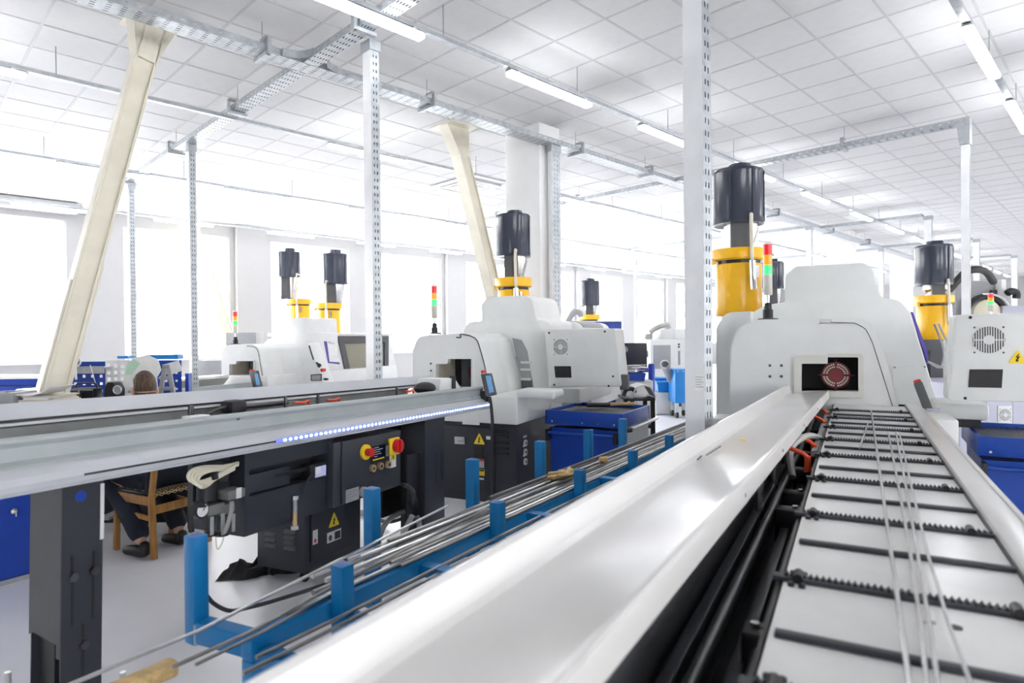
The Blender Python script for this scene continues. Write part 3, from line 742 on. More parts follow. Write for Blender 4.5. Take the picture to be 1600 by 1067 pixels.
# ------------------------------------------------------------------ near bar feeder (right foreground)
ZTB = 1.003
t = Thing('bar_feeder', 'open bar feeder in the right foreground, white tray and striped loading table', 'bar feeder', F1, (.1, 3.0, 0))
uL = F1.px(1240, 850, z=ZTB).x; uI = F1.px(1412, 633, z=ZTB).x; uO = F1.px(1475, 670, z=ZTB + .02).x
sE = F1.px(1360, 632, z=ZTB).y
t.part('table_plate', MB().box(uL, uI, .35, sE, ZTB - .05, ZTB, bev=.004), 'tablewhite')
t.part('end_strip', MB().box(uL + .02, uI - .0, sE - .05, sE - .012, ZTB, ZTB + .012), 'black')
def rows(pts): return [F1.px(x, y, z=ZTB).y for x, y in pts]
ch = rows([(1318, 642), (1314, 654), (1308, 669), (1302, 688), (1295, 713), (1285, 750), (1272, 807), (1250, 909)])
pl = rows([(1315, 649), (1312, 662), (1305, 678), (1297, 700), (1288, 732), (1273, 776), (1258, 850), (1215, 994)])
ch += [ch[-1] - .49, ]
for sv in pl:
    t.part('rest_strip', MB().box(uL + .012, uI - .002, sv - .011, sv + .011, ZTB, ZTB + .012, bev=.003), 'charcoal')
chm = None
for sv in ch:
    o = None
    mb = MB().box(uL - .02, uI + .0, sv - .014, sv + .014, ZTB, ZTB + .010)
    n = 38; w_ = (uI - uL) / n
    o = t.part('chain_guide', mb, 'charcoal')
    mb = MB()
    for i in range(n):
        x = uL + w_ * i
        mb.prism([(x, ZTB + .009), (x + w_ * .95, ZTB + .009), (x + w_ * .5, ZTB + .018)], 's', sv - .004, sv + .013)
    t.part('teeth', mb, 'charcoal', parent=o)
    for x, y in ((uL + .018, .035), (uL + .040, .035), (uL + .018, -.035), (uL + .040, -.035)):
        t.part('bolt', MB().cyl((x, sv + y, ZTB), (x, sv + y, ZTB + .010), .007, n=8), 'black', parent=o)
    t.part('sprocket', MB().cyl((uI - .05, sv - .02, ZTB + .012), (uI - .05, sv + .02, ZTB + .012), .011, n=10), 'black', parent=o)
    t.part('sprocket', MB().cyl((uL + .03, sv - .02, ZTB + .012), (uL + .03, sv + .02, ZTB + .012), .011, n=10), 'black', parent=o)
t.part('side_flange', MB().box(uI + .006, uO, .35, sE + .02, ZTB - .03, ZTB + .022, bev=.006), 'traywhite')
t.part('flange_seam', MB().box(uI, uI + .006, .35, sE, ZTB - .03, ZTB + .004), 'black')
t.part('flange_groove', MB().box(uO - .022, uO - .018, .35, sE - .3, ZTB + .0215, ZTB + .0228), 'midgrey')
t.part('outer_apron', MB().box(uO - .012, uO, .35, sE, .72, ZTB - .03), 'traywhite')
for x, y in ((1493, 981),):
    p = F1.px(x, y, z=ZTB); t.part('slot', MB().cyl(p, p + Vector((0, 0, .002)), .012, n=10), 'black')
for x in (1447, 1458):
    p = F1.px(x, 974, z=ZTB); t.part('screw', MB().cyl(p, p + Vector((0, 0, .003)), .005, n=8), 'midgrey')
# white tilted tray on the left
FT = Frame(yaw=30.4)
def tu(px, py, z): return FT.px(px, py, z=z)
sT = 5.33
uR = -.345
prof = [(-.648, 1.10), (-.648, 1.135), (-.640, 1.150), (-.628, 1.154), (-.619, 1.148), (-.602, 1.098), (-.590, 1.088), (-.575, 1.085), (-.375, 1.106), (-.358, 1.113), (-.350, 1.118), (-.342, 1.114), (-.340, 1.105), (-.338, 1.060), (-.345, 1.055), (-.40, 1.055), (-.60, 1.06)]
mb = MB()
def sw(prof, s0, s1): return MB().prism(prof, 's', s0, s1)
o = t.part('loading_tray', sw(prof, .25, sT), 'traywhite', sharp=24)
rel = F1.I @ FT.M
o.data.transform(Matrix.Translation(-t.base) @ rel @ Matrix.Translation(t.base))
for (px_, py_) in ((1244, 670), (1168, 740)):
    pass
# tray hinge rivets and label
for sv in (1.9, 2.7, 3.5, 4.3):
    p = rel @ Vector((-.3395, sv, 1.085)); t.part('rivet', MB().cyl(p, p + Vector((.004, 0, 0)), .006, n=8), 'midgrey', parent=o)
p = rel @ FT.px(1160, 687, z=1.10)
t.part('yellow_sticker', MB().cyl(p, p + Vector((0, 0, .0035)), .014, n=14), 'signyellow', parent=o)
for (xa, ya, xb, yb) in ((1090, 718, 1096, 712), (1104, 711, 1126, 697)):
    pa, pb = rel @ FT.px(xa, ya, z=1.1005), rel @ FT.px(xb, yb, z=1.1005)
    t.part('scuff_mark', MB().bar(pa, pb, .006, .003), 'greydark', parent=o)
# channel between tray and table
t.part('channel_floor', MB().box(-.36, uL - .004, .35, sE, .70, .72), 'black')
t.part('channel_wall', MB().box(uL - .012, uL - .004, .35, sE, .72, ZTB - .004), 'black')
t.part('channel_wall', MB().box(-.375, -.365, .35, sE, .5, 1.05), 'greydark')
t.part('guide_rail', MB().box(-.335, -.305, .35, sE - .05, .72, .90, bev=.004), 'charcoal')
t.part('guide_rail', MB().box(-.235, -.205, .35, sE - .05, .72, .86, bev=.004), 'charcoal')
t.part('guide_rod', MB().cyl((-.272, .35, .90), (-.272, sE - .1, .90), .016, n=12), 'darksteel')
t.part('guide_rod', MB().cyl((-.178, .35, .885), (-.178, sE - .1, .885), .014, n=12), 'darksteel')
t.part('edge_rail', MB().box(uL - .045, uL - .018, 3.35, sE - .1, .955, .985, bev=.003), 'midgrey')
for sv in (1.42, 2.45, 2.72, 3.2, 3.65, 4.1, 4.55):
    b = t.part('bearing_block', MB().box(-.255 if sv > 2 else -.215, -.15, sv - .035, sv + .035, .80, .925, bev=.008), 'black')
    t.part('screw', MB().cyl((-.19, sv, .925), (-.19, sv, .935), .010, n=8), 'steel', parent=b)
for sv in (2.45, 2.95, 3.40, 3.75, 4.15, 4.5, 4.85):
    t.part('pin', MB().cyl((-.31, sv, .80), (-.31, sv, 1.035), .014, n=10), 'steel')
for n, (px_, py_) in enumerate(((1292, 639), (1287, 652), (1272, 687), (1262, 705))):
    p = F1.px(px_, py_, z=1.02); x, sv = p.x, p.y
    l = t.part('clamp_lever', MB().tube([(x - .10, sv + .03, 1.03), (x - .02, sv, 1.01), (x, sv - .01, .995)], .010, 8), 'orange')
    t.part('lever_hub', MB().cyl((x, sv - .01, .93), (x, sv - .01, 1.0), .016, .013, n=10), 'orange', parent=l)
mb = MB().tube([(-.25, 3.1, .90), (-.27, 3.25, 1.0), (-.22, 3.5, 1.03), (-.17, 3.75, .99)], .016, 8, smooth=5)
t.part('air_hose', mb, 'hosegrey')
# nose block and pins at the lathe
nb = F1.uz([(1290, 660), (1290, 611), (1341, 611), (1357, 632), (1357, 660)], sE + .03)
t.part('nose_block', MB().prism(nb, 's', sE + .012, sE + .10, bev=.004), 'white')
p = F1.px(1333, 632, s_=sE - .01); t.part('stop_pin', MB().cyl((p.x, p.y, ZTB - .01), (p.x, p.y, ZTB + .09), .016, n=10), 'charcoal')
t.part('body', MB().box(-.36, uO - .03, .5, sE - .1, .42, .70), 'charcoal')
for sv in (.9, 4.6): t.part('leg', MB().box(-.25, .25, sv - .1, sv + .1, 0, .42), 'charcoal')
# control pendant
p0 = F1.px(1456, 655, s_=sE - .35); p1 = F1.px(1434, 598, s_=sE - .25)
t2 = Thing('pendant_control', 'dark grey pendant control with red button beside the striped table', 'remote control', F1, p0)
dd = (p1 - p0)
t2.part('body', MB().bar(p0, p1, .055, .045, up=(0, 1, 0), bev=.008), 'greydark')
t2.part('stop_button', MB().cyl(p1, p1 + dd.normalized() * .018, .024, n=14), 'red')
t2.part('holder', MB().box(p0.x - .03, p0.x + .05, p0.y - .04, p0.y + .04, ZTB + .023, p0.z + .05, bev=.004), 'lavender')
tb = F1.px(1478, 665, s_=sE - .45)
solo('terminal_box', 'small white box on the table side below the pendant control', 'box', MB().box(uO + .002, uO + .13, sE - .85, sE - .4, .80, 1.01, bev=.01), 'offwhite', F1, (uO + .06, sE - .6, .80))
# steel rods lying on the table
RZ = ZTB + .0265
for n, (lab, pts, r) in enumerate((
        ('thin steel rod along the striped table, leftmost of the long ones', [(1361, 640), (1421, 1067), (1440, 1200)], .0048),
        ('short steel rod lying aslant on the striped table', [(1356, 662), (1343, 700)], .0045),
        ('thin steel rod on the striped table, second of the long ones from the left', [(1388, 676), (1422, 860), (1462, 1200)], .0042),
        ('thin steel rod on the striped table, third of the long ones from the left', [(1400, 675), (1433, 860), (1485, 1200)], .0042),
        ('thin steel rod on the striped table, rightmost and most slanted', [(1405, 675), (1451, 870), (1566, 1200)], .0036))):
    q = [F1.px(x, y, z=RZ + n * .001) for x, y in pts]
    solo('steel_rod', lab, 'rod', MB().tube(q, r, 8, smooth=3 if len(q) > 2 else 0), 'steel', F1, q[0], 'rods on the loading table')

# ================================================================== MIDDLE LATHE
F2 = Frame(yaw=25.0)
S2 = 5.25
def lathe_two(label, F, S, P, base, k=1.0):
    """P: dictionary of pixel outlines for one lathe seen from its loading end"""
    t = Thing('sliding_head_lathe', label, 'lathe', F, base)
    o = F.uz(P['panel'], S); rad = P['panel_r']
    poly = fil([(*p, r * k) for p, r in zip(o, rad)])
    op = F.uz(P['open'], S)
    pn = t.part('end_panel', MB().prism(poly, 's', S, S + .05, holes=[op], ), 'white')
    oo = F.uz(P['open'], S); xa, xb = min(q[0] for q in oo) - .011, max(q[0] for q in oo) + .011; za, zb_ = min(q[1] for q in oo) - .011, max(q[1] for q in oo) + .011
    t.part('end_shell', MB().prism(poly, 's', S + .05, S + .42, holes=[[(xa, za), (xb, za), (xb, zb_), (xa, zb_)]]), 'white')
    t.part('end_cover', MB().prism(poly, 's', S + .42, S + P['len'], bev=.012), 'white')
    ob = F.uz(P['open'], S)
    x0, x1 = min(q[0] for q in ob), max(q[0] for q in ob); z0, z1 = min(q[1] for q in ob), max(q[1] for q in ob)
    fo = [(x0 - .04, z0 - .02), (x0 - .04, z1 + .02 - .05), (x0 - .03, z1 - .02), (x1 + .03, z1 + .03), (x1 + .04, z1), (x1 + .04, z0 - .02)]
    mb = MB(); th = .03
    for i in range(len(op)):
        a, b = op[i], op[(i + 1) % len(op)]
        mb.bar((a[0], S - .008, a[1]), (b[0], S - .008, b[1]), .02, .022, up=(0, 1, 0))
    t.part('opening_frame', mb, 'white')
    e = .01; mb = MB()
    mb.box(x0 - e, x1 + e, S + .38, S + .40, z0, z1 + e); mb.box(x1, x1 + e, S + .05, S + .38, z0, z1); mb.box(x0, x1, S + .05, S + .38, z1, z1 + e); mb.box(x0, x1, S + .05, S + .38, z0 - e, z0)
    t.part('spindle_recess', mb, 'black')
    t.part('guard_plate', MB().box(x0 - e, x0, S + .05, S + .38, z0, z1), 'beige')
    xm = x0 + (x1 - x0) * .42
    t.part('shutter', MB().box(xm, xm + (x1 - x0) * .3, S + .2, S + .21, z0, z1), 'greydark')
    t.part('collet_disc', MB().cyl((x1 - .06, S + .16, (z0 + z1) / 2), (x1 - .06, S + .38, (z0 + z1) / 2), .08 * k, n=24), 'darkred')
    for b in P.get('bolts', ()):
        p = F.px(*b, s_=S); t.part('bolt', MB().cyl(p, p - Vector((0, .006, 0)), .010, n=10), 'greydark', parent=pn)
    # dark seam where the sliding side door meets the panel
    sm = [F.px(*p, s_=S - .002) for p in P['seam']]
    mb = MB().tube(sm, .006 * k, 6, smooth=3); t.part('door_seam', mb, 'greydark', parent=pn)
    sf = S + P['len'] + .05
    bd = [(*p, r * k) for p, r in zip(F.uz(P['hood'], sf), P['hood_r'])]
    t.part('main_hood', MB().prism(fil(bd), 's', sf, sf + .75 * k, bev=.02), 'white')
    en = [(*p, r * k) for p, r in zip(F.uz(P['encl'], sf), P['encl_r'])]
    t.part('enclosure', MB().prism(fil(en), 's', sf + .75 * k, sf + P['elen'], bev=.015), 'white')
    return t, sf, x0, x1, z0, z1

P2 = dict(panel=[(645, 650), (645, 548), (652, 526), (672, 523), (730, 521), (746, 530), (757, 570), (766, 608), (766, 650)], panel_r=[0, .05, .12, .08, .04, .08, .1, 0, 0],
          open=[(681, 606), (681, 567), (700, 567), (700, 559), (739, 559), (739, 606)], bolts=[(673.5, 568), (673.5, 579)],
          seam=[(713, 527), (720, 527), (720, 522), (742, 528), (750, 545), (758, 575), (761, 596)], len=.72,
          hood=[(700, 650), (700, 522), (722, 521), (726, 510), (733, 503), (752, 501), (752, 475), (760, 464), (822, 461), (831, 468), (838, 499), (858, 501), (873, 560), (880, 650)],
          hood_r=[0, 0, .02, .06, .06, .02, .06, .10, .05, .06, .04, .10, .1, 0],
          encl=[(735, 650), (735, 503), (838, 499), (864, 502), (876, 540), (890, 650)], encl_r=[0, .03, 0, .14, .1, 0], elen=2.0)
t, sf, x0, x1, z0, z1 = lathe_two('white lathe in the middle, its loading opening behind the LED-lit bar feeder', F2, S2, P2, (-3.0, 6.2, 0))
# thin grey plate painted as the shaded gap behind the door, with inner shelves
g = F2.uz([(801, 528), (815, 531), (824, 548), (834, 606), (818, 606), (810, 570), (803, 535)], sf)
t.part('gap_shade', MB().prism(g, 's', sf - .012, sf - .001), 'midgrey')
for y in (566, 577, 592):
    p = F2.px(815, y, s_=sf); q = F2.px(831, y - 1, s_=sf); t.part('inner_shelf', MB().box(p.x, q.x, sf - .03, sf - .012, p.z - .012, p.z + .012), 'offwhite')
p = F2.px(824, 600, s_=sf); t.part('inner_pocket', MB().box(p.x - .06, p.x + .06, sf - .02, sf - .011, p.z - .05, p.z + .05), 'greydark')
p = [F2.px(*q, s_=S2 + .45) for q in ((806, 557), (813, 575))]
t.part('door_grip', MB().bar(p[0], p[1], .012, .012), 'midgrey')
en = fil([(*p, r) for p, r in zip(F2.uz(P2['encl'], sf), P2['encl_r'])])
arc = [Vector(p) for p in en[7:14]]; cen = Vector((arc[3].x - .25, arc[3].y - .25))
oo = [p + (p - cen).normalized() * .008 for p in arc]; ii = [p - (p - cen).normalized() * .004 for p in arc]
t.part('roof_window', MB().prism([tuple(p) for p in oo[:6]] + [tuple(p) for p in ii[:6][::-1]], 's', sf + .92, sf + 1.72), 'midgrey')
pa, pb = F2.px(806, 621, s_=S2 - .10), F2.px(866, 606, s_=S2 - .10)
t.part('support_arm', MB().box(pa.x, pb.x, S2 - .10, S2 + .16, pa.z - .01, pa.z + .075, bev=.03, seg=3), 'offwhite')
t.part('casting', MB().box(-3.62, -2.37, S2 - .06, S2 + 2.7, .74, 1.0, bev=.025), 'white')
t.part('side_bracket', MB().box(-2.36, -2.05, S2 + .75, S2 + 1.9, .86, 1.02, bev=.03), 'offwhite')
p = F2.px(736, 655, s_=S2 - .06); t.part('cover_plate', MB().box(p.x - .09, p.x + .09, S2 - .068, S2 - .058, p.z - .05, p.z + .05), 'white')
fz = .74
bs = t.part('base_cabinet', MB().box(-3.6, -2.40, S2 - .03, S2 + 2.6, .0, fz), 'charcoal')
t.part('base_door', MB().box(-3.45, -2.62, S2 - .045, S2 - .03, .10, fz - .04, bev=.004), 'charcoal')
def on2(px, py): return F2.px(px, py, s_=S2 - .046)
p = on2(718.5, 688); hd = t.part('door_latch', MB().box(p.x - .055, p.x + .055, S2 - .055, S2 - .045, p.z - .035, p.z + .035, bev=.003), 'labelgrey')
t.part('latch_grip', MB().box(p.x - .01, p.x + .045, S2 - .060, S2 - .055, p.z - .012, p.z + .004), 'steel', parent=hd)
p = on2(749, 686); warn(t, F2, p, (1, 0, 0), (0, 0, 1), .12)
p = on2(763, 684); t.part('label', MB().box(p.x - .022, p.x + .022, S2 - .049, S2 - .045, p.z - .016, p.z + .016), 'labelwhite')
p = on2(748, 706); t.part('lock_box', MB().box(p.x - .045, p.x + .045, S2 - .056, S2 - .045, p.z - .05, p.z + .05), 'black')
p = on2(752, 724); l = t.part('label', MB().box(p.x - .03, p.x + .03, S2 - .049, S2 - .045, p.z - .04, p.z + .04), 'labelgrey')
t.part('label_header', MB().box(p.x - .03, p.x + .03, S2 - .0505, S2 - .049, p.z + .024, p.z + .04), 'red', parent=l)
p = on2(752.5, 738); l = t.part('label', MB().box(p.x - .032, p.x + .032, S2 - .049, S2 - .045, p.z - .03, p.z + .03), 'signyellow')
t.part('label_print', MB().box(p.x - .028, p.x + .028, S2 - .0505, S2 - .049, p.z + .012, p.z + .027), 'black', parent=l)
p = on2(752, 748); t.part('label', MB().box(p.x - .028, p.x + .028, S2 - .049, S2 - .045, p.z - .008, p.z + .008), 'labelwhite')
# gauges on the base's right side
for y in (692, 706, 721):
    p = F2.px(820, y, u=-2.40)
    t.part('gauge', MB().cyl((-2.40, p.y, p.z), (-2.385, p.y, p.z), .032, n=16), 'labelwhite')
    t.part('gauge_hub', MB().cyl((-2.385, p.y, p.z), (-2.382, p.y, p.z), .013, n=12), 'greydark')
    t.part('label', MB().box(-2.40, -2.396, p.y - .04, p.y + .04, p.z + .05, p.z + .072), 'labelwhite')
for i in range(5):
    t.part('louvre', MB().box(-2.60, -2.48, S2 - .05, S2 - .03, .66 - i * .05, .675 - i * .05), 'black')
SC = 5.68
control_box('grey-white control cabinet with round fan vent on the middle lathe', F2, SC, [(857, 605), (850, 515), (961, 513), (971, 604)], .29,
            (876, 542), [(868, 590), (866, 572), (892, 572), (893, 590)], .075, None, ((858, 520), (945, 518), (866, 601), (951, 603), (958, 588)))
p = F2.px(966, 595, s_=SC + .05)
solo('pendant_switch', 'small dark switch box hanging at the right corner of the middle control cabinet', 'switch', MB().box(p.x + .02, p.x + .09, SC + .02, SC + .12, p.z - .08, p.z + .06, bev=.008), 'greydark', F2, p)
light_tower('signal light glowing green on the middle lathe', F2, F2.px(679, 522, s_=S2 + .18), .50, .030)
collector('mist collector with navy drum above the middle lathe, against the white pillar', 803, 7.9, 330, 337, 402, 435, 480, .436, 1.70)
collector('mist collector far away between blue cabinet and windows', 922, 15.0, 435, 439, 478, 492, 520, .45, 0, pipe=False)

# ------------------------------------------------------------------ far left lathe
F3 = Frame(yaw=24.0); S3 = 7.05
P3 = dict(panel=[(346, 640), (346, 552), (351, 541), (362, 538), (396, 538), (405, 545), (410, 575), (414, 610), (414, 640)], panel_r=[0, .06, .12, .08, .06, .1, .1, 0, 0],
          open=[(359, 602), (359, 568), (370, 568), (370, 563), (398, 563), (398, 602)],
          seam=[(386, 541), (392, 541), (402, 546), (407, 570), (412, 600)], len=.95,
          hood=[(412, 650), (412, 536), (418, 530), (428, 528), (432, 522), (442, 521), (442, 503), (449, 497), (479, 496), (480, 519), (481, 521), (481, 560), (481, 650)],
          hood_r=[0, .03, .03, .03, .04, .02, .06, .06, .03, .02, .06, .1, 0],
          encl=[(440, 650), (440, 522), (476, 521), (479, 523), (480, 560), (480, 650)], encl_r=[0, .03, 0, .10, .1, 0], elen=2.35)
t, sf, x0, x1, z0, z1 = lathe_two('white lathe at the far left with a dark-framed sliding window', F3, S3, P3, (-7.6, 8.6, 0))
pl_ = F3.px(497, 560, s_=sf + .75)
t.part('casting', MB().box(-8.1, -7.1, S3 - .02, S3 + 3.3, .6, 1.0, bev=.02), 'white')
t.part('base_cabinet', MB().box(-8.05, -7.15, S3 + .05, S3 + 3.2, 0, .6), 'charcoal')
US = F3.px(500, 545, s_=sf + .3).x
def s3(px, py, du=0): return F3.px(px, py, u=US + du)
# door side: dark frame with glass, facing right
dpts = F3.sz([(527, 525), (606, 525), (606, 590), (541, 590)], US)
gpts = F3.sz([(537, 535), (600, 535), (600, 579), (546, 580)], US)
fd = t.part('sliding_window', MB().prism(dpts, 'u', US - .03, US + .02, holes=[gpts]), 'greydark')
t.part('door_glass', MB().prism(gpts, 'u', US - .012, US - .006), 'doorglass', parent=fd)
t.part('lathe_interior', MB().prism(F3.sz([(530, 527), (606, 527), (606, 588), (543, 588)], US), 'u', US - .40, US - .36), 'interior')
iq = F3.sz([(541, 556), (576, 556), (579, 577), (548, 577)], US)
t.part('tool_block', MB().prism(iq, 'u', US - .3, US - .12, bev=.02), 'interior')
sd = F3.sz([(484, 640), (484, 524), (524, 523), (541, 592), (541, 640)], US)
t.part('front_panel', MB().prism(fil([(*p, .03) for p in sd]), 'u', US - .35, US - .005), 'white')
sd = F3.sz([(604, 640), (604, 524), (609, 525), (622, 584), (624, 640)], US)
t.part('right_panel', MB().prism(fil([(*p, .03) for p in sd]), 'u', US - .35, US - .005), 'white')
t.part('lower_panel', MB().prism(F3.sz([(541, 590), (604, 590), (604, 640), (541, 640)], US), 'u', US - .30, US - .008), 'white')
t.part('roof', MB().prism([(US - .95, s3(486, 522).z + .03), (US - .01, s3(486, 522).z + .01), (US - .01, s3(486, 522).z - .03), (US - .95, s3(486, 522).z - .03)], 's', s3(486, 522).y, s3(606, 524).y + .2), 'white')
# clipboard
cb = Thing('clipboard', 'violet clipboard with a white sheet hanging on the far left lathe', 'clipboard', F3, s3(520, 568, .02))
cb.part('board', MB().prism(F3.sz([(506, 533), (524, 535), (531, 569), (513, 567)], US + .012), 'u', US + .004, US + .012), 'violet')
cb.part('sheet', MB().prism(F3.sz([(511, 534), (526, 535), (531, 566), (515, 565)], US + .014), 'u', US + .0125, US + .016), 'paper')
cb.part('clip', MB().prism(F3.sz([(513, 534), (522, 534.5), (522.5, 537), (513.5, 536.5)], US + .02), 'u', US + .016, US + .026), 'steel')
# swing operator panel
PS = 7.62
op = Thing('operator_panel', 'slanted white operator panel with small grey screen at the far left lathe', 'control panel', F3, F3.px(482, 612, s_=PS))
op.part('housing', MB().prism(F3.uz([(480, 612), (464, 537), (482, 535), (511, 612)], PS), 's', PS, PS + .25, bev=.012), 'white')
op.part('screen', MB().prism(F3.uz([(486, 595), (486, 585), (503, 584), (503, 595)], PS), 's', PS - .008, PS + .002), 'greydark')
op.part('screen_glass', MB().prism(F3.uz([(488, 593.5), (488, 586.5), (501.5, 586), (501.5, 593.5)], PS), 's', PS - .010, PS - .007), 'midgrey')
op.part('slot', MB().bar(F3.px(483, 540, s_=PS), F3.px(490, 562, s_=PS), .02, .012, up=(0, 1, 0)), 'black')
mb = MB()
for (x, y) in ((497, 569), (501, 571), (499, 573)): p = F3.px(x, y, s_=PS); mb.cyl(p, p + Vector((.02, -.05, .02)), .018, n=8)
op.part('keys', mb, 'black')
p = F3.px(506, 578, s_=PS); op.part('stop_button', MB().cyl(p + Vector((0, .02, 0)), p - Vector((0, .05, 0)), .026, n=12), 'red')
p = F3.px(512, 592, s_=PS); op.part('handwheel', MB().ell((p.x, p.y - .04, p.z), .05, .03, .018, 12, 8), 'black')
light_tower('signal light glowing green on the far left lathe', F3, F3.px(368, 538, s_=S3 + .2), .53, .034)
X3 = F3.px(380, 538, s_=S3 + .9)
p0, p1 = F3.px(353, 540, d=9.6), F3.px(412, 519, d=9.6)
solo('grey_cabinet', 'pale grey box standing behind the far left lathe', 'cabinet', MB().box(W.px(353, 530, d=12.4).x, W.px(400, 530, d=12.4).x, 12.4, 12.8, 0, W.px(380, 519.5, d=12.4).z, bev=.01), 'midgrey', W, (W.px(380, 530, d=12.4).x, 12.6, 0))
solo('dark_cabinet', 'mid grey cabinet far left beside the slotted post', 'cabinet', MB().box(W.px(310, 530, d=11.3).x, W.px(343, 530, d=11.3).x, 11.3, 11.7, 0, W.px(330, 563, d=11.3).z, bev=.01), 'midgrey', W, (W.px(325, 530, d=11.3).x, 11.5, 0))
collector('yellow mist collector at the far left, left one of the pair', 453, 14.2, 388, 394, 434, 468, 500, .50, 0, off=.23)
collector('yellow mist collector at the far left, right one of the pair', 524, 13.2, 391, 397, 445, 474, 525, .535, 0, off=-.13)
# far left bar feeder
p0 = F3.px(378, 588, s_=S3 - .15); 
t = Thing('bar_feeder', 'distant bar feeder in front of the far left lathe', 'bar feeder', F3, (p0.x, 5.0, 0))
uA, uB = F3.px(359, 595, s_=S3 - .1).x - .25, F3.px(398, 600, s_=S3 - .1).x + .10
zt = F3.px(400, 596, s_=S3 - .1).z
t.part('rear_cover', MB().prism([(uA, zt - .14), (uA, zt + .07), (uA + .03, zt + .09), (uA + .24, zt + .085), (uA + .26, zt + .05), (uA + .05, zt - .14)], 's', 4.2, S3 - .12), 'traywhite')
t.part('front_rail', MB().prism([(uB - .03, zt - .16), (uB - .03, zt), (uB, zt), (uB + .01, zt - .16)], 's', 4.2, S3 - .05), 'feedface')
t.part('channel', MB().box(uA + .05, uB - .03, 4.2, S3 - .1, zt - .16, zt - .12), 'feedinner')
t.part('body', MB().box(uA + .1, uB - .05, 4.4, S3 - .2, .5, zt - .16), 'charcoal')
for sv in (4.7, 6.6): t.part('leg', MB().box(uA + .2, uB - .15, sv, sv + .2, 0, .5), 'charcoal')
p = F3.px(398, 607, u=uB + .02); q = F3.px(404, 581, u=uB + .02)
t3 = Thing('pendant_control', 'dark grey pendant control with blue screen at the far left lathe', 'remote control', F3, F3.px(400, 607, s_=S3 - .3))
b = F3.uz([(398, 607), (391, 580), (402, 579), (408, 604)], S3 - .3)
t3.part('body', MB().prism(b, 's', S3 - .33, S3 - .27, bev=.006), 'greydark')
t3.part('screen', MB().prism(F3.uz([(401, 602), (398, 584), (403, 583.5), (406, 601)], S3 - .33), 's', S3 - .334, S3 - .329), 'screenblue')
t3.part('stop_button', MB().prism(F3.uz([(391, 580), (391, 577.5), (396, 577.5), (396, 580)], S3 - .3), 's', S3 - .32, S3 - .28), 'red')

# ================================================================== MIDDLE BAR FEEDER (LED strip)
FB = Frame(vp=(1250, 548))
dE = 5.38
e0 = FB.px(755, 604, d=dE); uN = e0.x; sB = e0.y
def zb(px, py, u): return FB.px(px, py, u=u).z
zl = FB.px(755, 604, u=uN).z; zl2 = FB.px(755, 620, u=uN).z
zc = FB.px(755, 641, u=uN + .05).z + .014
fc = FB.px(670, 587, d=5.72); uF, zF = fc.x, fc.z
t = Thing('bar_feeder', 'long light grey bar feeder across the left, blue-white LED strip along its edge', 'bar feeder', FB, (uN - .3, 3.0, 0))
sX = .6     # near end, outside the frame
t.part('rear_cover', sw([(uF - .02, zF - .03), (uF - .01, zF), (uF + .015, zF + .003), (uF + .035, zF - .02), (uF + .075, zF - .052), (uF + .085, zF - .06), (uF + .07, zF - .064), (uF + .0, zF - .05)], sX, fc.y + .02), 'feedgrey', sharp=24)
t.part('cover_seal', sw([(uF + .062, zF - .066), (uF + .088, zF - .0605), (uF + .088, zF - .071), (uF + .062, zF - .074)], sX, fc.y + .0), 'black')
t.part('inner_wall', sw([(uF + .05, zc + .01), (uF + .05, zF - .072), (uF + .10, zF - .072), (uF + .105, zF - .082), (uF + .075, zF - .095), (uF + .075, zc + .01)], sX, sB - .35), 'feedinner')
t.part('wall_rim', sw([(uF + .05, zF - .0719), (uF + .07, zF - .0735), (uF + .11, zF - .0735), (uF + .112, zF - .084), (uF + .1055, zF - .083)], sX, sB - .3), 'feedgrey')
t.part('channel_floor', sw([(uF + .075, zc + .01), (uF + .075, zc + .03), (uN - .052, zc + .03), (uN - .052, zc + .01)], sX, sB - .05), 'black')
t.part('front_rail', sw([(uN - .05, zl2 - .02), (uN - .045, zl - .006), (uN - .02, zl + .006), (uN, zl), (uN + .004, zl - .012), (uN - .012, zl - .03), (uN - .012, zl2 + .01), (uN + .01, zl2 - .004), (uN + .01, zl2 - .02)], sX, sB), 'feedface', sharp=24)
t.part('lower_cover', sw([(uN - .05, zl2 - .021), (uN + .01, zl2 - .021), (uN + .012, zl2 - .012), (uN + .035, zl2 - .020), (uN + .058, zl2 - .040), (uN + .066, zl2 - .062), (uN + .060, zl2 - .085), (uN + .050, zl2 - .092), (uN - .05, zl2 - .092)], sX, sB + .02), 'feedgrey', sharp=24)
t.part('lower_plate', sw([(uN - .05, zl2 - .093), (uN + .052, zl2 - .093), (uN + .056, zl2 - .098), (uN + .052, zc + .008), (uN + .04, zc - .002), (uN - .05, zc)], sX, sB + .015), 'plateshade', sharp=24)  # split from the cover so its darker colour carries the shade
zs = zl2 - .062
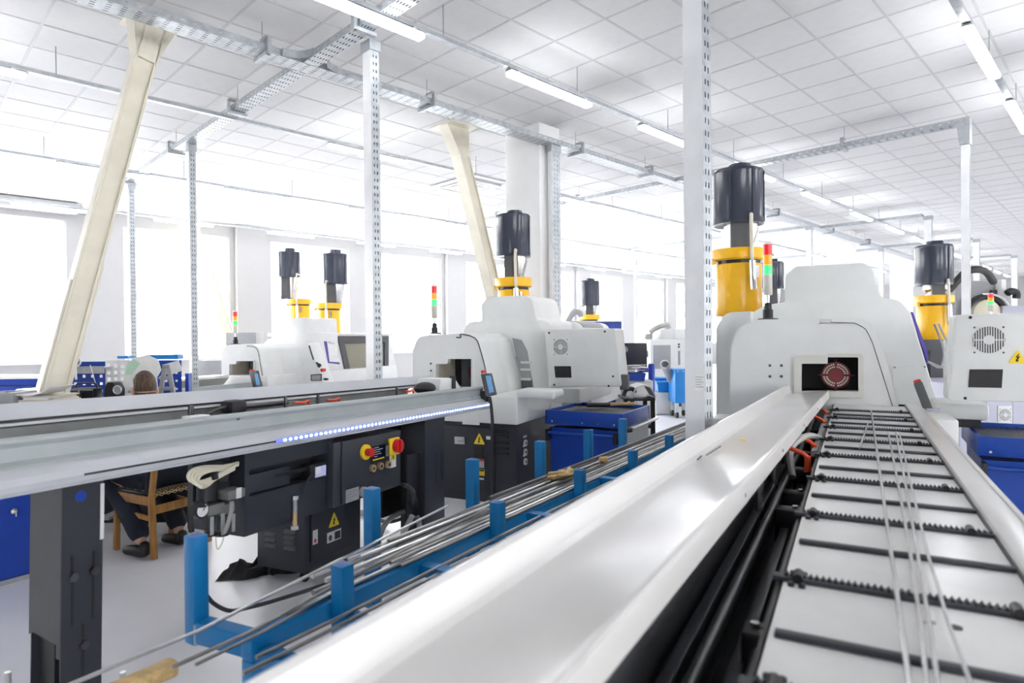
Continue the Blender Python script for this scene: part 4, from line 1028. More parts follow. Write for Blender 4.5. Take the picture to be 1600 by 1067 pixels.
# LED strip
sL = FB.px(445, 674, u=uN + .066).y; sG = FB.px(132, 720, u=uN + .066).y
t.part('led_groove', MB().box(uN + .062, uN + .0672, sG, sL, zs - .004, zs + .004), 'charcoal')
ls = t.part('led_channel', MB().box(uN + .062, uN + .0685, sL - .06, sB - .01, zs - .010, zs + .010), 'ledstrip')
mb = MB(); n = 62
for i in range(n):
    q = sL + (sB - .03 - sL) * i / (n - 1); mb.ell((uN + .0690, q, zs), .003, .011, .0065, 8, 6)
t.part('leds', mb, 'led', parent=ls, kind='stuff')
for (px_, py_) in ((737, 622), (371, 654)):
    p = FB.px(px_, py_, u=uN - .01); t.part('bolt', MB().cyl(p, p + Vector((.008, 0, 0)), .008, n=8), 'greydark')
t.part('end_cap', MB().box(uN - .06, uN - .002, sB - .03, sB - .001, zl2, zl - .003), 'greydark')
for px_, hook in ((297, 0), (300, 0), (446, 1), (497, 1), (620, 1), (654, 1)):
    p = FB.px(px_, {297: 644, 300: 644, 446: 629, 497: 625, 620: 611, 654: 608}[px_], u=uF + .20)
    t.part('pin', MB().cyl((uF + .20, p.y, zc + .03), (uF + .20, p.y, p.z + .035), .010, n=8), 'darksteel')
    if hook:
        t.part('clamp_lever', MB().tube([(uF + .26, p.y + .02, p.z - .0), (uF + .27, p.y + .08, p.z - .005), (uF + .27, p.y + .12, p.z + .005), (uF + .27, p.y + .13, p.z - .03)], .009, 8), 'orange')
p = FB.px(362, 636, u=uF + .16)
bk = t.part('pusher_block', MB().box(uF + .12, uF + .22, p.y - .05, p.y + .06, p.z - .035, p.z + .04, bev=.02), 'rubber')
t.part('pusher_rod', MB().cyl((uF + .16, p.y + .05, p.z - .005), (uF + .16, p.y + .42, p.z - .005), .015, n=10), 'darksteel', parent=bk)
t.part('pusher_arm', MB().tube([(uF + .18, p.y - .26, p.z - .05), (uF + .18, p.y - .1, p.z), (uF + .17, p.y, p.z + .01)], .010, 8), 'darksteel', parent=bk)
mb = MB(); random.seed(3)
for i in range(16):
    q = sX + .3 + i * .16; mb.tube([(uN - .10, q, zl2 + .02), (uN - .09 + random.uniform(-.02, .02), q + .05, zl - .03 + random.uniform(-.01, .02)), (uN - .12, q + .14, zl2 + .03)], .012, 6)
t.part('cable_bundle', mb, 'rubber', kind='stuff')
p = FB.px(305, 649, u=uN - .06); t.part('rag', MB().box(uN - .09, uN - .03, p.y - .05, p.y + .06, zl - .01, zl + .010, bev=.006), 'paper')
p = FB.px(700, 606, u=uN - .25)
t.part('nose_cover', MB().prism([(sB - .28, zl - .05), (sB - .26, zl + .07), (sB - .02, zl + .07), (sB + .12, zl - .05)], 'u', uF + .10, uF + .34, bev=.006), 'white')
t.part('stop_pin', MB().box(uF + .32, uF + .36, sB - .08, sB - .04, zl - .02, zl + .09), 'charcoal')
t.part('nose_motor', MB().ell((uF + .26, sB - .38, zl + .0), .08, .12, .05, 12, 8), 'rubber')
# under-frame: dark boxes
def bs_(px, py, u): return FB.px(px, py, u=u)
uA = uN + .0
zA1 = zc - .002
bA0, bA1 = bs_(382, 780, uA).y, bs_(520, 780, uA).y
zA0 = bs_(382, 839, uA).z
zr1, zr0 = bs_(382, 736, uA).z, bs_(382, 778, uA).z
mb = MB()
mb.box(uA - .40, uA, bA0, bA1, zr1, zA1); mb.box(uA - .40, uA, bA0, bA1, zA0, zr0)
mb.box(uA - .40, uA, bA0, bA0 + .03, zr0, zr1); mb.box(uA - .40, uA, bA1 - .03, bA1, zr0, zr1); mb.box(uA - .40, uA - .12, bA0 + .03, bA1 - .03, zr0, zr1)
bx = t.part('drive_cabinet', mb, 'charcoal')
q0, q1 = bs_(384, 760, uA).y, bs_(456, 760, uA).y
t.part('drawer_panel', MB().box(uA - .03, uA - .015, q0, q1, zr0 + .01, zr1 - .03), 'charcoal', parent=bx)
t.part('drawer_slot', MB().box(uA - .016, uA - .013, q0 + .2, q0 + .45, zr1 - .075, zr1 - .055), 'black', parent=bx)
p = bs_(497, 737, uA)
gz = t.part('pressure_display', MB().box(uA - .06, uA + .01, p.y - .075, p.y + .06, p.z - .045, p.z + .05, bev=.006), 'black', parent=None)
t.part('display_screen', MB().box(uA + .010, uA + .013, p.y - .035, p.y + .05, p.z - .026, p.z + .032), 'screenlilac', parent=gz)
t.part('display_label', MB().box(uA + .013, uA + .0145, p.y - .03, p.y + .005, p.z - .01, p.z + .03), 'labelwhite', parent=gz)
t.part('sensor_cable', MB().tube([(uA + .01, p.y - .06, p.z), (uA + .02, p.y - .13, p.z - .05), (uA + .0, p.y - .12, p.z - .10)], .006, 6, smooth=4), 'rubber')
p = bs_(458, 800, uA)
sg = t.part('oil_level_glass', MB().cyl((uA + .012, p.y, p.z - .07), (uA + .012, p.y, p.z + .0), .012, n=12), 'brass')
t.part('glass_tube', MB().cyl((uA + .012, p.y, p.z + .0), (uA + .012, p.y, p.z + .07), .012, n=12), 'labelgrey', parent=sg)
t.part('glass_cap', MB().cyl((uA + .012, p.y, p.z + .07), (uA + .012, p.y, p.z + .09), .020, n=12), 'steel', parent=sg)
t.part('glass_cap', MB().cyl((uA + .012, p.y, p.z - .09), (uA + .012, p.y, p.z - .07), .020, n=12), 'steel', parent=sg)
# control box with display
uC = uN + .06
c0, c1 = bs_(535, 730, uC).y, bs_(626, 730, uC).y
zc0, zc1 = bs_(535, 788, uC).z, bs_(535, 690, uC).z
cbx = t.part('control_box', MB().box(uC - .34, uC - .012, c0 - .06, c1 + .02, zc0 - .01, min(zc1, zc - .004), bev=.01), 'charcoal')
t.part('control_door', MB().box(uC - .012, uC, c0, c1, zc0, min(zc1, zc - .01), bev=.004), 'charcoal')
def on(px, py): return FB.px(px, py, u=uC)
p = on(570, 706); st = t.part('stop_ring', MB().cyl((uC, p.y, p.z), (uC + .016, p.y, p.z), .046, n=24), 'signyellow')
t.part('stop_button', MB().lathe(p.y, p.z, [], 3) if False else MB().cyl((uC + .016, p.y, p.z), (uC + .055, p.y, p.z), .022, .026, n=18), 'red', parent=st)
p = on(593, 707)
dsp = t.part('display', MB().box(uC, uC + .008, on(579, 706).y, on(606, 706).y, on(593, 721).z, on(593, 693).z, bev=.002), 'black')
t.part('display_screen', MB().box(uC + .008, uC + .0095, on(581, 706).y, on(600, 706).y, on(590, 715).z, on(590, 696).z), 'screen', parent=dsp)
mb = MB()
for i in range(6):
    y = on(581 + 3.0 * i, 716).y; mb.box(uC + .008, uC + .011, y, y + .014, on(584, 719).z, on(584, 717).z)
t.part('function_keys', mb, 'signyellow', parent=dsp)
mb = MB()
for i in range(5):
    z = on(590, 698 + 3.4 * i).z; mb.box(uC + .0095, uC + .0103, on(582.5, 706).y, on((590, 596, 592, 594, 588)[i], 706).y, z - .004, z + .001)
for i in range(5):
    z = on(602, 698 + 3.4 * i).z; mb.box(uC + .008, uC + .0095, on(601.5, 706).y, on(605, 706).y, z - .004, z + .004)
t.part('screen_text', mb, 'print', parent=dsp)
p = on(614.5, 697); sq = t.part('main_switch', MB().box(uC, uC + .02, p.y - .060, p.y + .045, p.z - .055, p.z + .055, bev=.004), 'signyellow')
t.part('switch_knob', MB().cyl((uC + .02, p.y + .005, p.z + .004), (uC + .05, p.y + .005, p.z + .004), .044, n=20), 'red', parent=sq)
t.part('knob_grip', MB().box(uC + .05, uC + .062, p.y - .005, p.y + .015, p.z - .035, p.z + .043), 'red', parent=sq)
p = on(613.5, 717); lb = t.part('label', MB().box(uC, uC + .002, p.y - .035, p.y + .035, p.z - .055, p.z + .05), 'labelwhite')
warn(t, FB, (uC + .0025, p.y, p.z + .015), (0, 1, 0), (0, 0, 1), .05, parent=lb)
for x, y in ((581, 731.5), (593, 728), (605, 725.5)):
    p = on(x, y); kb = t.part('key_switch', MB().cyl((uC, p.y, p.z), (uC + .018, p.y, p.z), .023, n=16), 'brass')
    t.part('key_hole', MB().cyl((uC + .018, p.y, p.z), (uC + .020, p.y, p.z), .009, n=10), 'charcoal', parent=kb)
p = on(550, 772.5); np_ = t.part('name_plate', MB().box(uC, uC + .002, on(540, 772).y, on(560.5, 772).y, on(550, 783).z, on(550, 763).z), 'labelgrey')
mb = MB()
for i in range(4): z = on(550, 766.5 + 4.3 * i).z; mb.box(uC + .002, uC + .0026, on(542, 770).y, on((557, 553, 558, 550)[i], 770).y, z - .004, z + .002)
t.part('plate_print', mb, 'print', parent=np_)
p = on(566, 768); t.part('cable_gland', MB().cyl((uC, p.y, p.z), (uC + .02, p.y, p.z), .030, n=16), 'hosegrey')
# legs
def leg(s0, s1, u0, u1, nm='leg'):
    z0 = 0
    return t.part(nm, MB().box(u0, u1, s0, s1, -.2, zc - .003), 'charcoal')
sl = -math.tan(math.asin((FB.M.to_3x3() @ Vector((0, 1, 0))).z))     # local height of the floor = sl * s
uD = uN - .10
d0, d1 = FB.px(96, 900, u=uD).y, FB.px(160, 900, u=uD).y
uD2 = FB.px(46, 900, s_=d0).x
zcut, zcut2 = FB.px(60, 1003, s_=d0).z, FB.px(90, 1022, s_=d0).z
zf = sl * d0
lg = t.part('leg', MB().box(uD - .006, uD, d0, d1, zf, zc - .003), 'charcoal')
mb = MB().prism([(uD2, zcut + .02), (uD2, zc - .004), (uD - .006, zc - .004), (uD - .006, zcut2 - .02), (uD - .03, zcut2 - .02), (uD - .03, zcut + .01), (uD2 + .03, zcut + .02 + .01)], 's', d0, d0 + .006)
t.part('leg_side', mb, 'greydark', parent=lg)
t.part('leg_side', MB().box(uD2, uD2 + .006, d0 + .007, d1, zf, zc - .004), 'charcoal', parent=lg)
t.part('leg_inner', MB().box(uD2 + .02, uD - .09, d0 + .03, d0 + .05, zf, zc - .01), 'black', parent=lg)
t.part('leg_inner', MB().box(uD - .06, uD - .02, d0 + .03, d0 + .05, zf, zc - .01), 'black', parent=lg)
for (x, y0, y1, yb) in ((113, 868, 978, 902), (146, 860, 967, 891), (130, 974, 1060, 1007)):
    a, b = FB.px(x, y0, u=uD), FB.px(x, y1, u=uD); c = FB.px(x, yb, u=uD)
    t.part('slot', MB().box(uD, uD + .0012, a.y - .005, a.y + .005, b.z, a.z), 'black', parent=lg)
    t.part('bolt', MB().cyl((uD, c.y, c.z), (uD + .014, c.y, c.z), .018, n=6), 'darksteel', parent=lg)
a, b = FB.px(157, 756, u=uD + .004), FB.px(157, 843, u=uD + .004)
t.part('edge_strip', MB().box(uD, uD + .004, d1 - .012, d1 + .002, b.z, a.z), 'labelwhite', parent=lg)
a = FB.px(126, 775, u=uD); t.part('blue_cap', MB().cyl((uD, a.y, a.z), (uD + .004, a.y, a.z), .021, n=20), 'cabblue', parent=lg)
# second leg and its side plate near the lathe
e0, e1 = FB.px(664, 760, u=uD).y, FB.px(695, 760, u=uD).y
lg = t.part('leg', MB().box(uD - .22, uD, e0, e1, sl * e0, zc - .003, bev=.006), 'charcoal')
for x, y0, y1 in ((681, 705, 760), (690, 705, 750)):
    a, b = FB.px(x, y0, u=uD), FB.px(x, y1, u=uD); t.part('slot', MB().box(uD, uD + .0012, a.y - .006, a.y + .006, b.z, a.z), 'black', parent=lg)
a0, a1 = FB.px(636, 760, u=uD - .06).y, FB.px(666, 760, u=uD - .06).y
t.part('side_plate', MB().box(uD - .075, uD - .06, a0, a1, sl * a0 + .14, FB.px(650, 708, u=uD - .06).z), 'charcoal')
t.part('back_plate', MB().box(uD - .30, uD - .28, a0, a1 + .1, sl * a0 + .2, zc - .004), 'black')
# floor-standing electrical cabinet under the feeder
pc = FB.I @ W.px(475, 897, z=.08)
uC2, s0 = pc.x, pc.y
s1 = FB.px(563, 866, u=uC2).y
uL2 = FB.px(402, 872, s_=s0).x
zb0 = pc.z
ec = Thing('electrical_cabinet', 'dark floor cabinet on castors under the bar feeder, yellow warning triangle on its door', 'electrical cabinet', FB, (uC2 - .2, s0 + .3, sl * s0))
zt2 = zA0 - .004
ec.part('body', MB().box(uL2, uC2, s0, s1, zb0, zt2, bev=.004), 'charcoal')
d_ = ec.part('door', MB().box(uC2, uC2 + .012, s0 + .05, s1 - .03, zb0 + .06, zt2 - .03, bev=.004), 'charcoal')
def on3(px, py): return FB.px(px, py, u=uC2 + .012)
p = on3(521.5, 812); warn(ec, FB, (uC2 + .0125, p.y, p.z), (0, 1, 0), (0, 0, 1), .105)
p = on3(492.5, 839); l = ec.part('label', MB().box(uC2 + .012, uC2 + .0135, p.y - .022, p.y + .022, p.z - .045, p.z + .045), 'labelwhite')
ec.part('label_mark', MB().ell((uC2 + .0137, p.y, p.z - .024), .001, .012, .014, 10, 6), 'red', parent=l)
p = on3(522, 837); l = ec.part('label', MB().box(uC2 + .012, uC2 + .0135, p.y - .068, p.y + .068, p.z - .034, p.z + .034), 'labelwhite')
ec.part('label_print', MB().box(uC2 + .0135, uC2 + .0142, p.y + .004, p.y + .060, p.z - .026, p.z + .024), 'charcoal', parent=l)
ec.part('label_mark', MB().ell((uC2 + .0137, p.y - .038, p.z - .004), .001, .017, .02, 10, 6), 'charcoal', parent=l)
for i in range(4):
    for (xa, xb) in ((415, 431), (445, 462)):
        y = 833 + i * 8.7 - (4 if xa > 440 else 0)
        p, q = FB.px(xa, y, s_=s0), FB.px(xb, y - 1, s_=s0)
        if i == 3 and xa < 440: continue
        ec.part('louvre', MB().prism([(s0, p.z + .012), (s0 - .016, p.z - .008), (s0, p.z - .012)], 'u', p.x, q.x), 'greydark')
for (uu, ss) in ((uL2 + .06, s0 + .07), (uC2 - .06, s0 + .07), (uL2 + .06, s1 - .07), (uC2 - .06, s1 - .07)):
    zfl = sl * ss
    c = ec.part('castor', MB().cyl((uu - .014, ss, zfl + .033), (uu + .014, ss, zfl + .033), .032, n=14), 'rubber')
    ec.part('castor_fork', MB().box(uu - .022, uu + .022, ss - .02, ss + .02, zfl + .06, zb0 + .001), 'charcoal', parent=c)
# compressed-air unit at the left end of the drive cabinet
def oA(px, py, du=0): return FB.px(px, py, u=uN - .03 + du)
au = Thing('air_service_unit', 'compressed-air filter unit with gauges and cream hoses hanging under the bar feeder', 'air regulator', FB, oA(345, 800))
def q_(px, py, du=0): return oA(px, py, du)
P = q_(345, 745)
au.part('mounting_plate', MB().box(uN - .12, uN - .10, q_(318, 745).y, q_(384, 745).y, q_(345, 790).z, zc - .004), 'charcoal')
for dx in (0, 1, 2, 3):
    au.part('coiled_hose', MB().tube([q_(372, 723 + dx, .01 * dx), q_(350, 728 + dx * 2, .02), q_(322 + dx * 3, 729 + dx * 2, .03 + .01 * dx), q_(302 + dx * 4, 733 + dx * 3, .03), q_(294 + dx * 5, 743 + dx * 3, .03), q_(299 + dx * 5, 752 + dx * 3, .03 + .015 * dx), q_(316 + dx * 3, 752 + dx * 2, .04), q_(336, 744 + dx * 1.6, .04), q_(366, 728 + dx * 1.6, .03)], .0075, 8, smooth=5), 'hose')
au.part('hose_band', MB().cyl(q_(336, 748, .05), q_(334, 738, .05), .016, n=8), 'black')
for n, x in enumerate((335, 352)):
    top, bot = q_(x, 786), q_(x, 806)
    hb = au.part('filter_head', MB().box(uN - .09, uN - .01, top.y - .045, top.y + .045, q_(x, 803).z, top.z, bev=.01), 'unitgrey')
    au.part('filter_bowl', MB().cyl((uN - .05, top.y, q_(x, 804).z), (uN - .05, top.y, q_(x, 833).z), .036, .030, n=14), 'clearplastic', parent=hb)
    for e in (-.03, .03): au.part('bowl_rib', MB().box(uN - .012, uN - .006, top.y + e - .008, top.y + e + .008, q_(x, 832).z, q_(x, 804).z), 'labelgrey', parent=hb)
    au.part('bowl_cap', MB().cyl((uN - .05, top.y, q_(x, 833).z - .012), (uN - .05, top.y, q_(x, 833).z), .032, n=14), 'black', parent=hb)
p = q_(314, 797); gg = au.part('pressure_gauge', MB().cyl((uN - .07, p.y, p.z), (uN - .02, p.y, p.z), .038, n=22), 'black')
au.part('gauge_face', MB().cyl((uN - .02, p.y, p.z), (uN - .018, p.y, p.z), .029, n=22), 'labelwhite', parent=gg)
au.part('gauge_needle', MB().bar((uN - .017, p.y, p.z), (uN - .017, p.y + .02, p.z + .018), .004, .002, up=(1, 0, 0)), 'black', parent=gg)
p = q_(328, 768); au.part('regulator_knob', MB().cyl((uN - .05, p.y, p.z - .04), (uN - .05, p.y, p.z + .05), .045, n=16), 'black')
a, b = q_(352, 782, .04), q_(379, 761, .04)
jb = au.part('junction_box', MB().box(uN - .06, uN + .03, a.y, b.y, a.z, b.z, bev=.005), 'unitgrey')
au.part('label', MB().box(uN + .03, uN + .032, q_(369, 770, .06).y, q_(377, 770, .06).y, q_(370, 779, .06).z, q_(370, 763, .06).z), 'labelwhite', parent=jb)
au.part('cable', MB().tube([q_(362, 783, .03), q_(361, 800, .03), q_(355, 822, .03), q_(350, 832, .02)], .010, 8, smooth=4), 'hosegrey')
au.part('cable', MB().tube([q_(318, 790), q_(304, 790, .02), q_(297, 805, .03), q_(299, 830, .02)], .013, 8, smooth=5), 'rubber')
au.part('drain_tube', MB().tube([q_(337, 834), q_(338, 852), q_(341, 858), q_(347, 848), q_(350, 836)], .004, 6, smooth=5), 'clearplastic')
mb = MB()
for k_ in range(4): mb.tube([q_(322 + k_ * 7, 733), q_(330 + k_ * 5, 724, .02), q_(338 + k_ * 6, 733), q_(344 + k_ * 3, 752)], .007, 6, smooth=4)
au.part('air_lines', mb, 'rubber', kind='stuff')
# hoses and rags on the floor
def fz(px, py, z=.02): return W.px(px, py, z=z)
for lab, pts, r, m in (
    ('thick grey corrugated hose curling on the floor behind the bar rack', [(590, 848, .03), (600, 822, .14), (616, 806, .2), (636, 799, .22), (652, 808, .2), (655, 828, .14), (646, 850, .05), (632, 862, .03), (626, 846, .08), (634, 826, .16), (644, 806, .26)], .020, 'hosegrey'),
    ('thin black cable looping over the floor by the grey hose', [(590, 812, .03), (612, 815, .05), (638, 803, .1), (646, 770, .5), (630, 757, .62)], .014, 'rubber'),
    ('black cable arching down the feeder leg behind the grey hose', [(622, 755, .55), (640, 765, .5), (652, 790, .3), (646, 825, .12), (625, 858, .02)], .012, 'rubber'),
    ('black hose drooping from the near end of the blue bar rack', [(318, 922, .45), (333, 942, .38), (358, 954, .33), (385, 950, .36), (430, 938, .40), (500, 916, .48), (560, 896, .55)], .009, 'rubber')):
    q = [W.px(x, y, z=z) for x, y, z in pts]
    solo('floor_hose', lab, 'hose', MB().tube(q, r, 8, smooth=6), m, W, (q[0].x, q[0].y, 0))
p = W.px(600, 800, z=.0)
solo('drip_tray', 'white tray on the floor under the bar feeder control box', 'tray', MB().box(p.x - .35, p.x + .25, p.y - .1, p.y + .45, .0, .05, bev=.01), 'traywhite', W, (p.x, p.y + .15, 0))
random.seed(5)
mb = MB(); c = W.px(414, 893, z=0)
pts = []
n = 26
vs = []; fs = []
for i in range(n):
    for j in range(10):
        x = (i / (n - 1) - .5) * .52; y = (j / 9 - .5) * .26
        e = max(0, 1 - (2 * x / .52) ** 4) * max(0, 1 - (2 * y / .26) ** 4)
        z = .006 + e * (.045 + .03 * math.sin(23 * x + 29 * y) + .020 * random.random() + .03 * math.sin(47 * x - 27 * y) + .05 * min(1, max(0, x * 4)))
        vs.append((c.x + x + .015 * random.uniform(-1, 1), c.y + y + .02 + .35 * x + .02 * math.sin(23 * x), max(.004, z)))
for i in range(n - 1):
    for j in range(9): a = i * 10 + j; fs.append((a, a + 1, a + 11, a + 10))
mb.add(vs, fs)
solo('black_rag', 'crumpled black rag lying on the floor beside the electrical cabinet', 'rag', mb, 'cloth', W, (c.x, c.y, 0), sharp=80)
# pendant of the middle feeder
pp = [FB.px(*q, s_=sB - .03) for q in ((761, 620), (753, 584), (767, 583), (775, 617))]
b2 = [(q.x, q.z) for q in pp]
t3 = Thing('pendant_control', 'dark grey pendant control with blue screen on the end of the middle bar feeder', 'remote control', FB, pp[0])
t3.part('body', MB().prism(b2, 's', sB - .06, sB - .001, bev=.008), 'greydark')
t3.part('screen', MB().prism([(q.x, q.z) for q in [FB.px(*k_, s_=sB - .06) for k_ in ((765, 614), (759, 587), (767, 587), (772, 612))]], 's', sB - .064, sB - .059), 'screenblue')
q = FB.px(756, 582.5, s_=sB - .03); t3.part('stop_button', MB().cyl(q, q + Vector((-.006, 0, .022)), .022, n=14), 'red')
t3.part('holder', MB().box(pp[0].x - .05, pp[0].x + .01, sB - .055, sB + .0, pp[0].z - .04, pp[0].z + .05, bev=.004), 'black')
cab = [FB.px(x, y, s_=sB - .07) for x, y in ((765, 620), (768, 640), (770, 680), (770, 740), (768, 800))]
t3.part('cable', MB().tube(cab, .014, 8, smooth=4), 'rubber')

# ================================================================== BLUE BAR RACK
FR = Frame(yaw=33.0)
ZRK = .68
t = Thing('bar_rack', 'blue steel bar rack with upright square posts, loaded with metal bars', 'rack', FR, (-1.7, 3.6, 0))
def fr(px, py, z): return FR.px(px, py, z=z)
e0_ = FR.px(392, 1000, z=ZRK); uf = FR.px(765, 827, z=ZRK).x
uf = (FR.px(550, 925, z=ZRK).x + FR.px(765, 827, z=ZRK).x) / 2
sf0 = FR.px(392, 1000, u=uf).y; ub = -1.93; sEnd = 6.6
t.part('front_rail', MB().box(uf - .055, uf, sf0, sEnd, ZRK - .075, ZRK, bev=.008), 'rackblue')
zpf = .805
for n, (x, y) in enumerate(((532, 868), (775, 775), (904, 725), (987, 695), (1044, 671), (1086, 656))):
    z = .80; p = FR.px(x, y, z=.81)
    s_ = FR.px(x, y + 12, u=uf + .02).y
    zt_ = FR.px(x, y + 8, u=uf + .02).z if n else FR.px(x, y + 12, u=uf + .02).z
    p0 = t.part('front_post', MB().box(uf + .001, uf + .056, s_ - .028, s_ + .028, .30, zt_, bev=.006), 'rackblue')
    t.part('post_socket', MB().box(uf + .014, uf + .043, s_ - .015, s_ + .015, zt_ - .0005, zt_ + .0008), 'cabblue', parent=p0)
for n, (x, y) in enumerate(((306, 831), (581, 758), (738, 713), (844, 685), (919, 667), (973, 650))):
    s_ = FR.px(x, y + 6, u=ub).y; zt_ = FR.px(x, y + 4, u=ub).z
    p0 = t.part('back_post', MB().box(ub - .028, ub + .028, s_ - .026, s_ + .026, .42 if n else ZRK - .09, zt_, bev=.006), 'rackblue')
    t.part('post_socket', MB().box(ub - .014, ub + .014, s_ - .014, s_ + .014, zt_ - .0005, zt_ + .0008), 'cabblue', parent=p0)
    if n == 0: sb0 = s_
p0 = FR.px(310, 985, u=ub)
cb_ = t.part('end_rail', MB().bar((ub + .03, sb0, ZRK - .045), (uf - .056, sf0 + .04, ZRK - .045), .055, .07, bev=.006), 'rackblue')
q = FR.px(317, 990, u=ub + .03)
t.part('label', MB().box(ub + .029, ub + .034, sb0 - .028, sb0 + .025, ZRK - .085, ZRK - .02), 'labelgrey', parent=cb_)
for sv in (3.1, 4.3, 5.4, 6.3): t.part('cross_rail', MB().box(ub + .036, uf - .056, sv - .025, sv + .025, ZRK - .07, ZRK - .005, bev=.005), 'rackblue')
for sv in (sf0 + .03, 3.1, 5.0, 6.5):
    t.part('leg', MB().box(uf - .054, uf - .001, sv - .027, sv + .027, 0, ZRK - .076, bev=.006), 'rackblue')
    if sv > 3: t.part('leg', MB().box(ub - .018, ub + .034, sv - .027 + .06, sv + .027 + .06, 0, ZRK - .076, bev=.006), 'rackblue')
t.part('lower_rail', MB().box(uf - .05, uf - .005, sf0 + .06, 6.4, .22, .28, bev=.006), 'rackblue')
for (x, y) in ((440, 1018), (560, 958), (688, 882), (850, 800), (960, 745)):
    pb = FR.px(x, y, u=uf + .08); sv, zz = pb.y, pb.z - .03
    t.part('lower_bracket', MB().bar((uf - .01, sv, zz), (uf + .15, sv, zz), .06, .045, bev=.005), 'rackblue')
# bars in the rack: each is a thing
random.seed(11)
nb = 0
mats = ['barsteel', 'steel', 'darksteel', 'barsteel', 'barsteel', 'steel']
where = ORD
us = [ub + .052 + i * .0178 for i in range(14)]
for i, u in enumerate(us[::-1]):
    if u > uf - .012: continue
    r = (.007, .009, .006, .008, .011, .008, .006, .010)[i % 8]
    s0_ = (1.75, 1.25, 1.9, 1.75, 1.4, 2.1, 1.9, 1.5, 1.7, 1.9, 1.6, 1.5, 1.85, 1.7)[i]
    z = ZRK + r + .001
    solo('metal_bar', 'round metal bar in the blue rack, %s bar counted from the front rail' % ORD[nb], 'bar', MB().tube([(u, s0_, z), (u + random.uniform(-.004, .004), 3.5, z), (u, 6.5, z)], r, 8), mats[i % 6], FR, (u, s0_, z - r), 'metal bars in the blue rack'); nb += 1
for i, (u, s0_, r, m, top) in enumerate(((ub + .075, 1.9, .010, 'barsteel', .024), (ub + .12, 1.7, .009, 'steel', .026), (ub + .17, 2.3, .010, 'barsteel', .027), (ub + .095, 2.6, .012, 'darksteel', .050))):
    solo('metal_bar', ('upper bar lying over the others along the rear posts of the blue rack', 'bright bar lying on top in the middle of the blue rack', 'upper bar lying on the others close to the front rail of the blue rack', 'dark topmost bar near the rear posts of the blue rack')[i], 'bar',
         MB().tube([(u, s0_, ZRK + top), (u + .01, 4, ZRK + top), (u, 6.4, ZRK + top)], r, 8), m, FR, (u, s0_, ZRK), 'metal bars in the blue rack')
# long bars that stick out of the near end, and the lower tier
def rod(lab, pts, r, m='barsteel'):
    q = [FR.px(x, y, z=z) for x, y, z in pts]; solo('metal_bar', lab, 'bar', MB().tube(q, r, 8), m, FR, q[0], 'metal bars in the blue rack')
rod('long thin bar sticking out far to the lower left past the dark feeder leg', [(96, 1075, ZRK + .02), (310, 986, ZRK + .02), (470, 905, ZRK + .03), (700, 790, ZRK + .03)], .006, 'steel')
rod('bar end pointing left across the rack corner, above the wooden stick', [(270, 1042, ZRK + .01), (390, 988, ZRK + .01), (560, 895, ZRK + .05), (760, 795, ZRK + .05)], .006)
rod('short bar end pointing left just above the open rail end', [(306, 1038, ZRK + .02), (400, 993, ZRK + .012), (540, 915, ZRK + .012)], .005)
for n, (lab, pts) in enumerate((('lower bar on the brackets below the front rail of the rack, uppermost', [(400, 1027), (517, 971), (762, 847), (985, 737)]), ('lower bar on the brackets below the front rail of the rack, middle one', [(380, 1052), (517, 984), (762, 857), (985, 744)]), ('lower bar on the brackets below the front rail of the rack, lowest one', [(640, 930), (762, 868), (985, 752)]))):
    qq = [FR.px(x, y, u=uf + .075 + .022 * n) for x, y in pts]
    solo('metal_bar', lab, 'bar', MB().tube(qq, .0065, 8), 'barsteel', FR, qq[0], 'metal bars on the lower brackets')
q = [W.px(x, y, z=.56) for x, y in ((150, 1095), (274, 1040))]
solo('wooden_stick', 'pale wooden stick at the bottom edge in front of the rack', 'wood', MB().bar(q[0], q[1], .055, .05, bev=.012), 'pinewood', W, (q[0] + q[1]) / 2)
for lab, x in (('upright threaded stud at the bottom edge beside the wooden stick', 192), ('upright steel stud in the bottom left corner', 12)):
    p = W.px(x, 1050, z=.42)
    solo('threaded_stud', lab, 'stud', MB().cyl((p.x, p.y, 0), p, .010, n=8), 'steel', W, (p.x, p.y, 0))
# wood shavings and twigs on the bars
for lab, x, y in (('crumpled yellowed tape on the bars beside the middle front post', 884, 741), ('small wooden block lying on the bars', 941, 719)):
    p = FR.px(x, y, z=ZRK + .05)
    mb = MB()
    if 'block' in lab: mb.cyl(p + Vector((-.02, 0, 0)), p + Vector((.02, .03, 0)), .022, n=10)
    else:
        for k_ in range(6): mb.tube([p + Vector((random.uniform(-.06, .06), random.uniform(-.15, .1), random.uniform(-.01, .02))) for _ in range(3)], .009, 5, smooth=3)
    solo('scrap', lab, 'scrap', mb, 'pinewood', FR, p)

